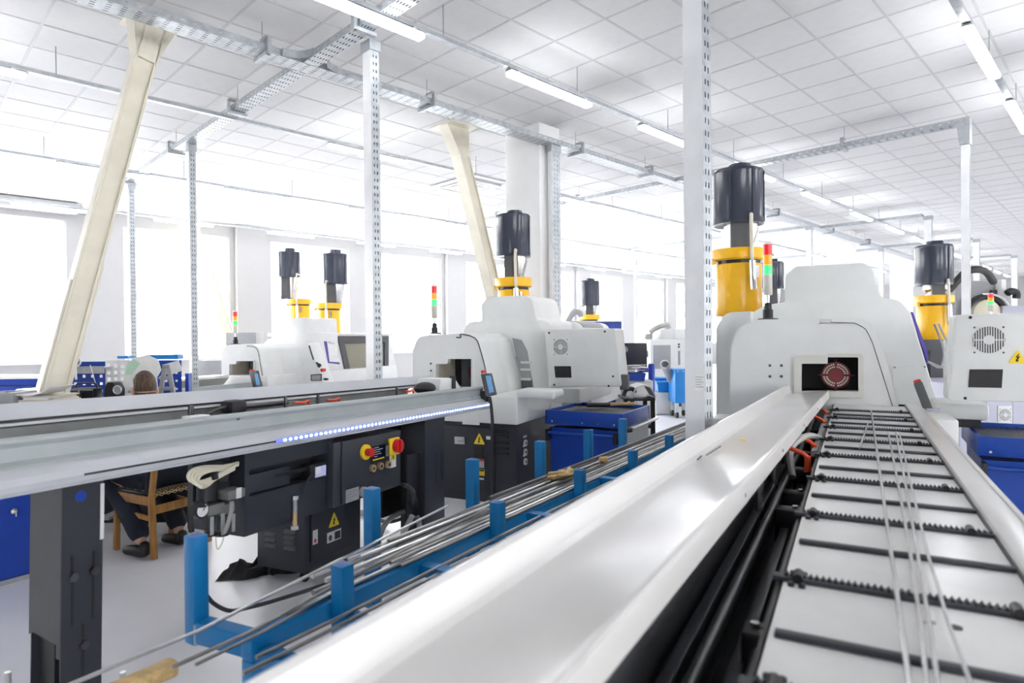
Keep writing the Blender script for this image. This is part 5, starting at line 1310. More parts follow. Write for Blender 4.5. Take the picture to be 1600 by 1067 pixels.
# ================================================================== BLUE CHIP CARTS
FC = Frame(yaw=29.5)
def cart(label, u0, u1, s0, s1, zt, handle=True):
    t = Thing('chip_cart', label, 'cart', FC, ((u0 + u1) / 2, (s0 + s1) / 2, 0))
    t.part('tub', MB().prism([(u0 + .02, .14), (u0, zt - .16), (u1, zt - .16), (u1 - .02, .14)], 's', s0 + .02, s1 - .02), 'cartblue')
    rim = MB()
    rim.box(u0 - .03, u1 + .02, s0 - .015, s0 + .01, zt - .13, zt, bev=.006); rim.box(u0 - .03, u0 - .005, s0 + .01, s1, zt - .13, zt, bev=.006)
    rim.box(u0 - .005, u1 + .02, s1 - .025, s1, zt - .13, zt, bev=.006); rim.box(u1 - .005, u1 + .02, s0 + .01, s1 - .025, zt - .13, zt, bev=.006)
    rm = t.part('rim', rim, 'cartblue')
    n = 5
    for i in range(n):
        u = u0 + .04 + (u1 - u0 - .1) * i / (n - 1); t.part('bolt', MB().cyl((u, s0 - .015, zt - .10), (u, s0 - .021, zt - .10), .009, n=8), 'steel', parent=rm)
    mb = MB(); k = 30
    for i in range(k):
        u = u0 + (u1 - u0) * i / k; mb.prism([(u, zt - .05), (u + (u1 - u0) / k, zt - .05), (u + (u1 - u0) / k * .5, zt - .025)], 's', s0 + .02, s1 - .03)
    t.part('grating', mb, 'darksteel', kind='stuff')
    t.part('side_panel', MB().box(u1 + .001, u1 + .012, s0 + .03, s1 - .03, .16, zt - .135), 'offwhite')
    b = t.part('front_bar', MB().cyl((u0 + .0, s0 - .045, zt - .20), (u1 - .04, s0 - .045, zt - .20), .014, n=10), 'cartblue')
    for u in (u0 + .005, u1 - .045): t.part('bar_bracket', MB().box(u - .012, u + .014, s0 - .06, s0 + .025, zt - .27, zt - .17), 'black', parent=b)
    if handle:
        h = t.part('handle', MB().tube([(u1 + .02, s0 + .02, zt - .14), (u1 + .10, s0 + .01, zt - .12), (u1 + .10, s1 - .02, zt - .12), (u1 + .02, s1 - .03, zt - .14)], .013, 8), 'steel')
        t.part('grip', MB().cyl((u1 + .02, s0 - .02, zt - .145), (u1 + .10, s0 - .02, zt - .13), .020, n=10), 'rubber', parent=h)
    for (u, s) in ((u0 + .08, s0 + .09), (u1 - .08, s0 + .09), (u0 + .08, s1 - .09), (u1 - .08, s1 - .09)):
        c = t.part('castor', MB().cyl((u - .015, s, .05), (u + .015, s, .05), .05, n=14), 'rubber')
        t.part('castor_fork', MB().box(u - .022, u + .022, s - .03, s + .03, .09, .15), 'galv', parent=c)
    return t
cart('blue chip cart beside the middle lathe, tools on its grating', -2.56, -1.86, 5.20, 5.95, .87)
cart('blue chip cart at the right edge behind the striped table', .66, 1.55, 5.15, 5.95, .86)
p = W.px(955, 629, z=.90)
t = Thing('brush', 'hand brush with wooden handle lying on the blue chip cart', 'brush', W, (p.x, p.y, .865))
t.part('handle', MB().tube([(p.x - .02, p.y, .885), (p.x + .12, p.y - .02, .89), (p.x + .22, p.y - .04, .89)], .016, 8), 'pinewood')
t.part('bristles', MB().box(p.x - .24, p.x - .01, p.y - .03, p.y + .03, .862, .90, bev=.01), 'black')

# ================================================================== CHAIR AND SEATED PERSON
rl = W.px(238, 873, z=0); FCh = Frame(o=(rl.x, rl.y, 0), yaw=-62)    # origin at the rear left leg, s = facing direction
WD, DP = .43, .42
t = Thing('chair', 'wooden chair with patterned seat, a man sitting on it', 'chair', FCh, (WD / 2, DP / 2, 0))
for u in (0, WD):
    t.part('leg', MB().bar((u, -.02, 0), (u, .0, .44), .036, .04, bev=.005).bar((u, .0, .43), (u, -.07, .80), .034, .036, bev=.005), 'wood')
    t.part('leg', MB().bar((u, DP + .01, 0), (u, DP - .01, .44), .036, .036, bev=.005), 'wood')
    t.part('side_rail', MB().bar((u, .0, .405), (u, DP, .405), .024, .065, bev=.004), 'wood')
    t.part('stretcher', MB().bar((u, .0, .28), (u, DP, .30), .02, .035, bev=.004), 'wood')
t.part('rear_rail', MB().bar((0, 0, .34), (WD, 0, .34), .024, .06, bev=.004), 'wood')
t.part('front_rail', MB().bar((0, DP, .405), (WD, DP, .405), .024, .06, bev=.004), 'wood')
t.part('backrest', MB().prism(fil([(0, .70, 0), (WD, .70, 0), (WD, .80, .03), (0, .80, .03)]), 's', -.075, -.05, bev=.004), 'wood')
st = t.part('seat', MB().box(-.01, WD + .01, -.012, DP + .02, .435, .465, bev=.012), 'black')
mb = MB()
for j in range(2):
    for i in range(9):
        u = .02 + i * .049 + j * .024; z = .442 + j * .014
        mb.add([(u - .022, -.0135, z), (u, -.0135, z + .012), (u + .022, -.0135, z), (u, -.0135, z - .012), (u - .014, -.0135, z), (u, -.0135, z + .007), (u + .014, -.0135, z), (u, -.0135, z - .007)], [(0, 1, 5, 4), (1, 2, 6, 5), (2, 3, 7, 6), (3, 0, 4, 7)])
        for jj in range(5):
            s = .02 + jj * .09 + j * .045
            mb.add([(u - .022, s, .4655), (u, s + .03, .4655), (u + .022, s, .4655), (u, s - .03, .4655), (u - .014, s, .4655), (u, s + .02, .4655), (u + .014, s, .4655), (u, s - .02, .4655)], [(0, 1, 5, 4), (1, 2, 6, 5), (2, 3, 7, 6), (3, 0, 4, 7)])
t.part('seat_pattern', mb, 'pinewood', parent=st)

def skin_obj(name, verts, edges, radii, material, parent, base, root=0, sub=2):
    me = bpy.data.meshes.new(name); me.from_pydata([tuple(Vector(v) - Vector(base)) for v in verts], edges, [])
    o = bpy.data.objects.new(name, me); COL.objects.link(o); o.parent = parent
    md = o.modifiers.new('skin', 'SKIN'); md.use_smooth_shade = True
    sv = me.skin_vertices[0].data
    for i, r in enumerate(radii):
        sv[i].radius = r if isinstance(r, tuple) else (r, r); sv[i].use_root = (i == root)
    ss = o.modifiers.new('sub', 'SUBSURF'); ss.levels = sub; ss.render_levels = sub
    me.materials.append(M[material]); return o

# person frame: hips at the chair centre, facing s
cx, cy = WD / 2, .20
hd = FCh.I @ W.px(226, 608, d=(FCh.M @ Vector((cx, cy + .10, 1.2))).y)
HC = Vector((hd.x, hd.y, hd.z))          # head centre
hz = HC.z
t = Thing('person', 'man with short brown hair in dark work clothes, seated with his back to the viewer', 'person', FCh, (cx, cy, 0))
# body: pelvis, spine, neck, arms, legs in one skin
sh = hz - .27
V = [(cx, cy, .53), (cx, cy + .02, .72), (cx, cy + .05, sh - .12), (cx + (HC.x - cx) * .4, cy + .06, sh), (HC.x, HC.y - .03, hz - .12), (HC.x, HC.y, hz - .04)]
E = [(0, 1), (1, 2), (2, 3), (3, 4), (4, 5)]
Rr = [(.17, .12), (.15, .11), (.17, .11), (.09, .075), .055, .055]
def chain(start, pts, rad):
    i = start
    for p, r in zip(pts, rad): V.append(p); Rr.append(r); E.append((i, len(V) - 1)); i = len(V) - 1
    return i
def wpt(px, py, z): return FCh.I @ W.px(px, py, z=z)
lf, rf = wpt(222, 850, .10), wpt(281, 832, .10)
hands = []
for sg, ft in ((-1, lf), (1, rf)):
    chain(3, [(cx + sg * .15, cy + .05, sh + .0), (cx + sg * .21, cy + .06, sh - .07), (cx + sg * .25, cy + .16, sh - .33), (cx + sg * .17, cy + .40, sh - .35), (cx + sg * .15, cy + .47, sh - .34)], [.065, .06, .045, .032, .035])
    hw = len(V) - 1; hp = Vector(V[hw])
    for f in range(4):
        o_ = Vector(((f - 1.5) * .020, .03, 0)); L = (.055, .066, .06, .046)[f]
        chain(hw, [hp + o_, hp + o_ + Vector((0, L * .5, -.008)), hp + o_ + Vector((0, L, -.03))], [.010, .009, .008])
    chain(hw, [hp + Vector((-sg * .032, .005, -.005)), hp + Vector((-sg * .045, .04, -.012)), hp + Vector((-sg * .043, .06, -.02))], [.012, .010, .009])
    kn = Vector((cx + sg * .16, cy + .40, .50)); 
    chain(0, [(cx + sg * .10, cy + .02, .53), kn, (kn * .4 + ft * .6 - Vector((0, .04, 0))), ft], [.10, .075, .055, .042])
skin_obj('body', V, E, Rr, 'skin', t.o, t.base)
# shirt
V, E, Rr = [(cx, cy, .50), (cx, cy + .02, .72), (cx, cy + .05, sh - .12), (cx + (HC.x - cx) * .4, cy + .055, sh + .01), (HC.x * .7 + cx * .3, HC.y * .6 + cy * .4 + .0, sh + .075)], [(0, 1), (1, 2), (2, 3), (3, 4)], [(.185, .135), (.17, .125), (.19, .125), (.12, .09), (.078, .072)]
for sg in (-1, 1): chain(3, [(cx + sg * .15, cy + .05, sh + .01), (cx + sg * .215, cy + .06, sh - .07), (cx + sg * .255, cy + .16, sh - .33), (cx + sg * .18, cy + .37, sh - .35)], [.08, .075, .06, .05])
skin_obj('shirt', V, E, Rr, 'navycloth', t.o, t.base)
V, E, Rr = [(cx, cy, .54)], [], [(.185, .13)]
for sg, ft in ((-1, lf), (1, rf)):
    kn = Vector((cx + sg * .16, cy + .40, .51))
    chain(0, [(cx + sg * .10, cy + .03, .54), kn, (kn * .4 + ft * .6 - Vector((0, .04, 0))), ft + Vector((0, -.0, .03))], [.115, .09, .078, .072])
skin_obj('trousers', V, E, Rr, 'navycloth', t.o, t.base)
for ft in (lf, rf):
    V, E, Rr = [], [], []
    V += [tuple(ft + Vector((0, -.02, .03))), tuple(ft + Vector((0, -.05, -.055))), tuple(ft + Vector((0, .06, -.055))), tuple(ft + Vector((0, .15, -.062))), tuple(ft + Vector((0, .20, -.068)))]
    E += [(0, 1), (1, 2), (2, 3), (3, 4)]; Rr += [(.045, .05), (.042, .044), (.045, .042), (.048, .036), (.036, .026)]
    skin_obj('shoe', V, E, Rr, 'leather', t.o, t.base)
# head: turned to the left a little
yawh = math.radians(-22)
HM = Matrix.Translation(HC) @ Matrix.Rotation(yawh, 4, 'Z')
def head_mesh():
    mb = MB(); mb.ell((0, 0, 0), 1, 1, 1, 28, 20); vs = []
    for x, y, z in mb.v:
        w_ = .076; d_ = .098; h_ = .118
        X, Y, Z = x * w_, y * d_, z * h_
        if z < 0: X *= 1 + .22 * z; Y = Y * (1 + .10 * z) + (.012 * -z if y > 0 else .03 * -z * .6)
        if y > .75 and abs(x) < .22 and -.35 < z < .15: Y += .022 * (1 - abs(x) / .22) * (1 - abs(z + .12) / .28)
        if y > .7 and .12 < abs(x) < .55 and -.05 < z < .22: Y -= .010
        if y > .75 and abs(x) < .35 and -.62 < z < -.42: Y += .006
        vs.append((X, Y, Z))
    mb.v = vs; return mb
def place(mb, m): mb.v = [tuple(m @ Vector(v)) for v in mb.v]; return mb
h_ = t.part('head', place(head_mesh(), HM), 'skin', sharp=80)
for sg in (-1, 1):
    t.part('ear', place(MB().ell((sg * .080, -.008, -.012), .013, .022, .034, 12, 8), HM), 'skin', parent=h_, sharp=80)
    t.part('eye', place(MB().ell((sg * .030, .082, .012), .012, .010, .009, 10, 8), HM), 'labelwhite', parent=h_)
t.part('mouth', place(MB().ell((0, .092, -.062), .022, .006, .005, 12, 6), HM), 'red', parent=h_)
mb = MB(); mb.ell((0, 0, 0), 1, 1, 1, 72, 48); vs = []; random.seed(2)
for x, y, z in mb.v:
    n_ = .5 * math.sin(19 * x + 7 * z) * math.sin(17 * y + 3 * x) + random.uniform(-.5, .5)
    top = max(0, z)
    s_ = 1.06 + .13 * top + .035 * n_ * (.3 + top)
    # hairline: short at the nape and around the ears, none on the face
    lim = -.12 if y < 0 else -.08 + .9 * y
    if abs(x) > .75 and -.3 < y < .4: lim = max(lim, .25)
    if z < lim: s_ = .93
    elif z < lim + .3: s_ = .95 + (s_ - .95) * (z - lim) / .3
    vs.append((x * .078 * s_, y * .100 * s_, z * .118 * s_))
mb.v = vs
t.part('hair', place(mb, HM), 'hair', parent=h_, sharp=80)
# raised collar
mb = MB(); vs = []; fs = []; k = 20
for i in range(k + 1):
    a = PI * 1.1 * (i / k) - PI * .05
    for rr, zz in ((.085, -.165), (.078, -.095), (.070, -.095), (.076, -.165)):
        vs.append((rr * math.cos(a), -rr * math.sin(a) - .01, zz - .0 + .01 * math.cos(2 * a)))
for i in range(k):
    for j in range(4): fs.append((i * 4 + j, i * 4 + (j + 1) % 4, i * 4 + 4 + (j + 1) % 4, i * 4 + 4 + j))
mb.add(vs, fs)
t.part('collar', place(mb, Matrix.Translation(HC - Vector((0, .012, .022)))), 'navycloth', sharp=60)

# ================================================================== WORKBENCH BEHIND HIM
def wx(px, d, py=600): return W.px(px, py, d=d).x
def wz(px, py, d): return W.px(px, py, d=d).z
DB = 5.75
zt = .98
t = Thing('workbench', 'workbench with blue pegboard behind the seated man', 'workbench', W, (wx(180, DB), DB, 0))
x0, x1 = wx(60, DB), wx(288, DB)
t.part('bench_top', MB().box(x0 - .3, x1, DB - .55, DB + .1, zt - .04, zt, bev=.005), 'midgrey')
t.part('bench_side', MB().box(x0 - .28, x1 - .02, DB - .0, DB + .06, 0, zt - .04), 'charcoal')
t.part('bench_leg', MB().box(x1 - .08, x1 - .02, DB - .5, DB - .44, 0, zt - .04), 'charcoal')
# pegboard with real holes
def pegboard(px0, px1, ytop, material, name, pitch=.075, hole=.022, d=DB + .08):
    a, b = wx(px0, d), wx(px1, d); z1 = wz((px0 + px1) / 2, ytop, d)
    n = max(2, int((b - a) / pitch))
    cols = [(b - a) * (i + .5) / n for i in range(n)]
    return t.part(name, MB().strip((a, d, zt - .0), (1, 0, 0), (0, 0, 1), b - a, z1 - zt, cols, hole, hole, pitch), material)
pegboard(98, 165, 565, 'cabblue', 'pegboard', .068, .026)
pegboard(165, 218, 563, 'paper', 'louvre_board', .06, .03)
pegboard(236, 284, 563, 'cabblue', 'pegboard', .075, .02)
t.part('board_edge', MB().box(wx(284, DB), wx(289.5, DB), DB + .06, DB + .12, zt, wz(286, 584, DB)), 'cabblue')
sx0, sx1, sz_ = wx(106, DB), wx(168, DB), wz(137, 573, DB)
sh_ = t.part('shelf', MB().box(sx0, sx1, DB - .04, DB + .079, sz_ - .012, sz_), 'galv')
t.part('shelf_front', MB().box(sx0, sx1, DB - .045, DB - .04, sz_ - .06, sz_ + .002), 'galv', parent=sh_)
t.part('bin_strip', MB().box(wx(230, DB), wx(280, DB), DB - .02, DB + .075, wz(255, 561, DB), wz(255, 554, DB)), 'skyblue')
t.part('bin_strip', MB().box(wx(186, DB), wx(203, DB), DB - .02, DB + .075, wz(195, 560, DB), wz(195, 556, DB)), 'skyblue')
for pts, m_, dd, nm in (([(204, 610), (202, 586), (206, 560), (230, 554), (247, 562), (252, 578), (245, 590), (247, 610)], 'paper', DB - .03, 'pinned_paper'), ([(195, 586), (199, 567), (210, 561), (219, 568), (211, 577), (205, 585)], 'greenpaper', DB - .04, 'pinned_paper'),
                    ([(192, 603), (194, 585), (216, 583), (216, 605)], 'paper', DB - .036, 'pinned_paper'), ([(261, 568), (279, 563), (285, 579), (268, 585)], 'paper', DB + .02, 'pinned_paper'), ([(255, 583), (258, 586), (246, 592)], 'paper', DB + .03, 'pinned_paper')):
    q = [W.px(x, y, d=dd) for x, y in pts]
    t.part(nm, MB().prism([(p.x, p.z) for p in q], 's', dd, dd + .004), m_)
# step-frame / bracket in grey
DA = 5.45
a_ = Thing('step_ladder', 'grey A-shaped perforated metal frame right of the man', 'ladder', W, (wx(263, DA), DA, zt))
for xa, xb in ((248, 258), (274, 263)):
    p, q = W.px(xa, 625, d=DA), W.px(xb, 570, d=DA); a_.part('upright', MB().bar((p.x, DA, zt), (q.x, DA, q.z), .032, .03, up=(0, 1, 0), bev=.004), 'midgrey')
for y, xa, xb in ((572, 255, 266), (591, 250, 270), (607, 247, 273)):
    p, q = W.px(xa, y, d=DA), W.px(xb, y, d=DA); a_.part('crosspiece', MB().bar(p, q, .03, .04 if y != 591 else .02, up=(0, 1, 0), bev=.004), 'midgrey')
# radio, speaker, magnifier, tape reels
DRd = 5.35
x0, x1, z0, z1 = wx(118, DRd), wx(153, DRd), zt, wz(136, 606, DRd)
rd = Thing('radio', 'black portable radio with carrying handle on the workbench', 'radio', W, ((x0 + x1) / 2, DRd, zt))
rd.part('case', MB().box(x0, x1, DRd - .06, DRd + .06, z0, z1, bev=.008), 'black')
rd.part('front_frame', MB().box(x0 + .004, x1 - .004, DRd - .062, DRd - .06, z1 - .016, z1 - .006), 'labelgrey')
rd.part('tape_window', MB().box(x0 + (x1 - x0) * .5, x1 - .01, DRd - .064, DRd - .059, z1 - .11, z1 - .03), 'screen')
rd.part('knob', MB().cyl((x0 + .075, DRd - .06, z1 - .02), (x0 + .075, DRd - .07, z1 - .02), .008, n=10), 'steel')
rd.part('handle', MB().tube([(x0 + .01, DRd, z1), (x0 + .01, DRd, z1 + .03), (x0 + .03, DRd, z1 + .04), (x1 - .03, DRd, z1 + .04), (x1 - .01, DRd, z1 + .03), (x1 - .01, DRd, z1)], .008, 6), 'black')
rd.part('aerial', MB().cyl((x1 - .03, DRd + .03, z1), W.px(141, 570, d=DRd + .03), .003, n=6), 'steel')
x0, x1 = wx(169, DRd), wx(189, DRd); z1 = wz(180, 596, DRd)
sp = Thing('speaker', 'small black speaker with silver ring beside the radio', 'speaker', W, ((x0 + x1) / 2, DRd, zt))
sp.part('case', MB().prism(fil([(x0, zt), (x1, zt), (x1 + .0, z1 - .06, .03), (x1 - .03, z1, .03), (x0 + .02, z1, .03), (x0, z1 - .08, .03)]), 's', DRd - .06, DRd + .06, bev=.01), 'black')
c = W.px(183.5, 609, d=DRd - .06)
rg = sp.part('cone_ring', MB().lathe(c.x, c.z, [(.028, DRd - .062), (.034, DRd - .068), (.040, DRd - .062), (.034, DRd - .058), (.028, DRd - .062)], 24, axis='y'), 'alu')
sp.part('cone', MB().cyl((c.x, DRd - .061, c.z), (c.x, DRd - .063, c.z), .028, n=20), 'midgrey', parent=rg)
c = W.px(118, 564, d=5.5)
mg = Thing('magnifier', 'round white magnifier ring standing on the pegboard shelf', 'magnifier', W, c - Vector((0, 0, .06)))
mg.part('ring', MB().lathe(c.x, c.z, [(.042, 5.495), (.048, 5.49), (.054, 5.5), (.048, 5.51), (.042, 5.495)], 28, axis='y'), 'labelwhite')
mg.part('lens', MB().cyl((c.x, 5.499, c.z), (c.x, 5.501, c.z), .043, n=24), 'clearplastic')
mg.part('grip', MB().cyl((c.x + .0, 5.5, c.z - .05), W.px(119, 593, d=5.5), .008, n=8), 'paper')
# foreground left clutter on a second bench: papers and grey file box
DL = 4.2
zl_ = wz(40, 634, DL)
t = Thing('side_table', 'low table at the left behind the bar feeder, papers on it', 'table', W, (wx(30, DL), DL + .25, 0))
t.part('table_top', MB().box(wx(-60, DL), wx(84, DL), DL - .02, DL + .5, zl_ - .03, zl_, bev=.004), 'midgrey')
for x in (wx(-55, DL), wx(80, DL) - .04):
    for s in (DL + .02, DL + .44): t.part('leg', MB().box(x, x + .04, s, s + .04, 0, zl_ - .031), 'charcoal')
x0, x1 = wx(-30, DL), wx(20, DL)
fb = Thing('file_box', 'open grey file box at the left edge beside the stack of papers', 'box', W, ((x0 + x1) / 2, DL + .1, zl_))
for (a, b, c_, d_) in ((x0, x1, DL, DL + .012), (x0, x1, DL + .2, DL + .212), (x0, x0 + .012, DL + .0121, DL + .1999), (x1 - .012, x1, DL + .0121, DL + .1999)):
    fb.part('wall_panel', MB().box(a, b, c_, d_, zl_, wz(10, 614, DL)), 'midgrey')
fb.part('papers', MB().box(x0 + .02, x1 - .02, DL + .03, DL + .18, zl_, wz(10, 618, DL)), 'paper')
x0, x1 = wx(20, DL + .05), wx(80, DL + .05)
random.seed(9)
for k_ in range(5):
    z = zl_ + k_ * .012
    solo('paper_stack', 'stack of loose papers left of the leaning beam, %s sheet bundle from the bottom' % ORD[k_], 'paper', MB().box(x0 + .06 + random.uniform(-.02, .02), x1 + random.uniform(-.02, .02), DL + .04, DL + .32, z, z + .0115), 'paper' if k_ % 2 else 'beige', W, ((x0 + x1) / 2, DL + .15, z), 'paper bundles on the side table')
mb = MB(); vs = []; fs = []; n = 14
for i in range(n + 1):
    q = i / n; x = x0 - .01 + (x1 - x0 + .03) * q; z = zl_ + .062 + .032 * (2 * abs(q - .42)) ** 2 * (1.4 if q > .42 else .9)
    vs += [(x, DL + .02, z), (x, DL + .24, z), (x, DL + .24, z + .004), (x, DL + .02, z + .004)]
for i in range(n):
    for j in range(4): a = i * 4; fs.append((a + j, a + (j + 1) % 4, a + 4 + (j + 1) % 4, a + 4 + j))
fs += [(0, 1, 2, 3), (n * 4, n * 4 + 1, n * 4 + 2, n * 4 + 3)]
mb.add(vs, fs)
solo('curled_paper', 'large curled white sheet on top of the papers left of the beam', 'paper', mb, 'paper', W, ((x0 + x1) / 2, DL + .15, zl_ + .06))
# blue low cupboard by the window and blue cabinet at the left edge
D_ = 9.0
t = Thing('cupboard', 'low blue cupboard under the window at the far left', 'cabinet', W, (wx(30, D_), D_ + .3, 0))
t.part('body', MB().box(wx(-60, D_), wx(62, D_), D_, D_ + .5, 0, wz(30, 592, D_), bev=.01), 'cabblue')
t.part('drawer_gap', MB().box(wx(-58, D_), wx(60, D_), D_ - .004, D_ + .001, wz(30, 603, D_), wz(30, 601.5, D_)), 'black')
t.part('top', MB().box(wx(-62, D_), wx(64, D_), D_ - .03, D_ + .55, wz(30, 592, D_) + .001, wz(30, 588, D_)), 'frame')
f0 = W.px(0, 917, z=0); f1 = W.px(43, 905, z=0)
yw = math.degrees(math.atan2(f1.y - f0.y, f1.x - f0.x))
FK = Frame(o=(f1.x, f1.y, 0), yaw=-yw + 0.0)
t = Thing('tool_cabinet', 'blue tool cabinet at the left edge with a chrome lock', 'cabinet', FK, (-.3, .25, 0))
t.part('body', MB().box(-.8, 0.05, .012, .5, .03, .80, bev=.006), 'cabblue')
t.part('door', MB().box(-.8, 0.045, 0, .011, .04, .79, bev=.003), 'cabblue')
t.part('plinth', MB().box(-.8, 0.05, .006, .5, 0, .03), 'galv')
p = FK.px(20, 798, s_=0); lk = t.part('lock', MB().cyl((p.x, 0, p.z), (p.x, -.02, p.z), .018, n=14), 'steel')
t.part('key', MB().box(p.x - .004, p.x + .004, -.05, -.0201, p.z - .03, p.z + .008), 'steel', parent=lk)
# dark knee panel behind the chair and a grey ledge
t = Thing('desk', 'dark desk behind the chair under the bar feeder', 'desk', W, (wx(215, 5.6, 780), 5.6, 0))
t.part('back_panel', MB().box(wx(140, 5.25, 780), wx(330, 5.25, 780), 5.22, 5.25, .03, .90), 'black')
t.part('shelf', MB().box(wx(158, 5.0, 780), wx(176, 5.0, 780), 4.95, 5.21, wz(166, 810, 5.0), wz(166, 806, 5.0)), 'labelgrey')

# ================================================================== FAR CENTRE
D_ = 9.05
x0, x1 = wx(925, D_), wx(972, D_)
t = Thing('tall_cabinet', 'tall blue cabinet behind the middle lathe control cabinet', 'cabinet', W, ((x0 + x1) / 2, D_ + .3, 0))
t.part('body', MB().box(x0 - .3, x1, D_, D_ + .6, .08, wz(950, 503, D_), bev=.005), 'cabblue')
t.part('door', MB().box(x0 + .05, x1 - .01, D_ - .012, D_ - .001, .1, wz(950, 505, D_)), 'cabblue')
t.part('top_sheet', MB().box(x0 - .32, x1 + .01, D_ - .02, D_ + .62, wz(950, 503, D_) + .001, wz(950, 501, D_)), 'offwhite')
t.part('feet', MB().box(x0 - .25, x1 - .05, D_ + .05, D_ + .55, 0, .079), 'charcoal')
p = W.px(890, 505, d=8.9)
solo('exhaust_hose', 'grey exhaust hose bent down to the far mist collector', 'hose', MB().tube([W.px(884, 508, d=10), W.px(893, 492, d=10), W.px(899, 487, d=10), W.px(906, 489, d=10), W.px(908, 495, d=10)], .045, 10, smooth=4), 'hosegrey', W, W.px(884, 508, d=10))
D_ = 9.6
t = Thing('machine_monitor', 'black back of a swivel control monitor, right of the tall blue cabinet', 'monitor', W, (wx(992, D_), D_, wz(992, 576, D_)))
t.part('housing', MB().box(wx(972, D_), wx(1011.5, D_), D_, D_ + .25, wz(992, 575, D_), wz(992, 536, D_), bev=.012), 'charcoal')
fan_grille(t, W, (wx(976, D_), D_, wz(976, 546, D_)), (1, 0, 0), (0, 0, 1), .055, None, 7)
t.part('plate', MB().box(wx(973, D_), wx(980, D_), D_ - .004, D_ + .001, wz(976, 566, D_), wz(976, 559, D_)), 'black')
t.part('side_grip', MB().box(wx(1012, D_), wx(1014, D_), D_ + .03, D_ + .2, wz(1012, 558, D_), wz(1012, 548, D_)), 'midgrey')
t.part('swing_arm', MB().box(wx(985, D_), wx(998, D_), D_ + .251, D_ + .4, .0, wz(990, 560, D_)), 'lavender')
D_ = 8.4
x0, x1 = wx(974, D_), wx(1020.5, D_)
t = Thing('packing_bench', 'pale grey bench cabinet with blue tray on top, beside the tall blue cabinet', 'bench', W, ((x0 + x1) / 2, D_ + .3, 0))
t.part('body', MB().box(x0, x1, D_, D_ + .7, 0, wz(995, 595, D_), bev=.01), 'offwhite')
t.part('door_line', MB().box(x0 + .17, x0 + .175, D_ - .002, D_ + .001, .05, wz(995, 597, D_)), 'midgrey')
zt_ = wz(990, 595, D_) + .001
solo('blue_tray', 'flat blue plastic tray on the pale bench cabinet, papers on it', 'tray', MB().prism([(x0 - .02, zt_ + .10), (x0, zt_), (x1 - .12, zt_), (x1 - .10, zt_ + .10)], 's', D_ - .02, D_ + .4), 'cabblue', W, ((x0 + x1) / 2, D_ + .2, zt_))
random.seed(4); mb = MB()
for k_ in range(9):
    m = Matrix.Translation((x0 + .12 + random.uniform(-.08, .12), D_ + .1 + random.uniform(0, .15), zt_ + .112 + k_ * .011)) @ Matrix.Rotation(random.uniform(-.6, .6), 4, 'Z') @ Matrix.Rotation(random.uniform(-.12, .12), 4, 'X')
    mb.box(-.11, .11, -.08, .08, -.004, .004, m=m)
solo('paper_pile', 'messy pile of papers and rags in front of the black monitor', 'paper', mb, 'paper', W, (x0 + .15, D_ + .2, zt_ + .10))
solo('violet_folder', 'violet folder lying right of the paper pile', 'folder', MB().box(x0 + .27, x1 - .02, D_ + .15, D_ + .5, zt_ + .102, zt_ + .16, bev=.008), 'violet', W, (x1 - .1, D_ + .3, zt_ + .1))
solo('blue_canister', 'blue upright canister between monitor and white machine', 'canister', MB().lathe(wx(1018, 9.3), 9.3, [(0, .0), (.05, .0), (.05, wz(1018, 572, 9.3)), (.04, wz(1018, 568, 9.3)), (0, wz(1018, 568, 9.3))], 16), 'cabblue', W, (wx(1018, 9.3), 9.3, 0))
# black wheeled stand with a white cover on it
D_ = 6.7
x0, x1 = wx(985, D_), wx(1024, D_); zs = wz(1005, 622, D_)
t = Thing('stand', 'black square-tube stand behind the blue chip cart', 'stand', W, ((x0 + x1) / 2, D_ + .2, 0))
t.part('top', MB().box(x0 - .06, x1, D_, D_ + .45, zs - .03, zs, bev=.004), 'black')
for x in (x0 + .0, x1 - .045):
    for s in (D_ + .005, D_ + .40): t.part('leg', MB().box(x, x + .042, s, s + .042, 0, zs - .031), 'black')
for z in (wz(1005, 665, D_), .12):
    for s in (D_ + .01, D_ + .41): t.part('stretcher', MB().box(x0 + .042, x1 - .046, s, s + .03, z - .03, z), 'black')
    t.part('stretcher', MB().box(x1 - .04, x1 - .01, D_ + .05, D_ + .40, z - .03, z), 'black')
c = W.px(1000, 616, d=D_ + .2)
t2 = Thing('sheet_cover', 'pale bent sheet-metal cover lying on the black stand', 'cover', W, (c.x, D_ + .2, zs))
t2.part('sheet', MB().prism([(c.x - .12, zs), (c.x - .08, zs + .11), (c.x + .0, zs + .14), (c.x + .09, zs + .115), (c.x + .15, zs), (c.x + .14, zs), (c.x + .08, zs + .105), (c.x + .0, zs + .13), (c.x - .07, zs + .10), (c.x - .11, zs)], 's', D_ + .04, D_ + .38), 'offwhite')
t2.part('lining', MB().tube([(c.x - .20, D_ + .1, zs + .012), (c.x - .17, D_ + .1, zs + .08), (c.x - .10, D_ + .1, zs + .09), (c.x - .075, D_ + .1, zs + .05)], .022, 8, smooth=4), 'rubber')
bb = W.px(1012, 690, d=D_ + .6)
for k_, (lab, dx) in enumerate((('blue crate on the floor behind the black stand', 0.0),)):
    solo('crate', lab, 'crate', MB().prism([(bb.x - .2, 0), (bb.x - .24, .22), (bb.x + .2, .22), (bb.x + .17, 0)], 's', D_ + .55, D_ + .9), 'cabblue', W, (bb.x, D_ + .7, 0))
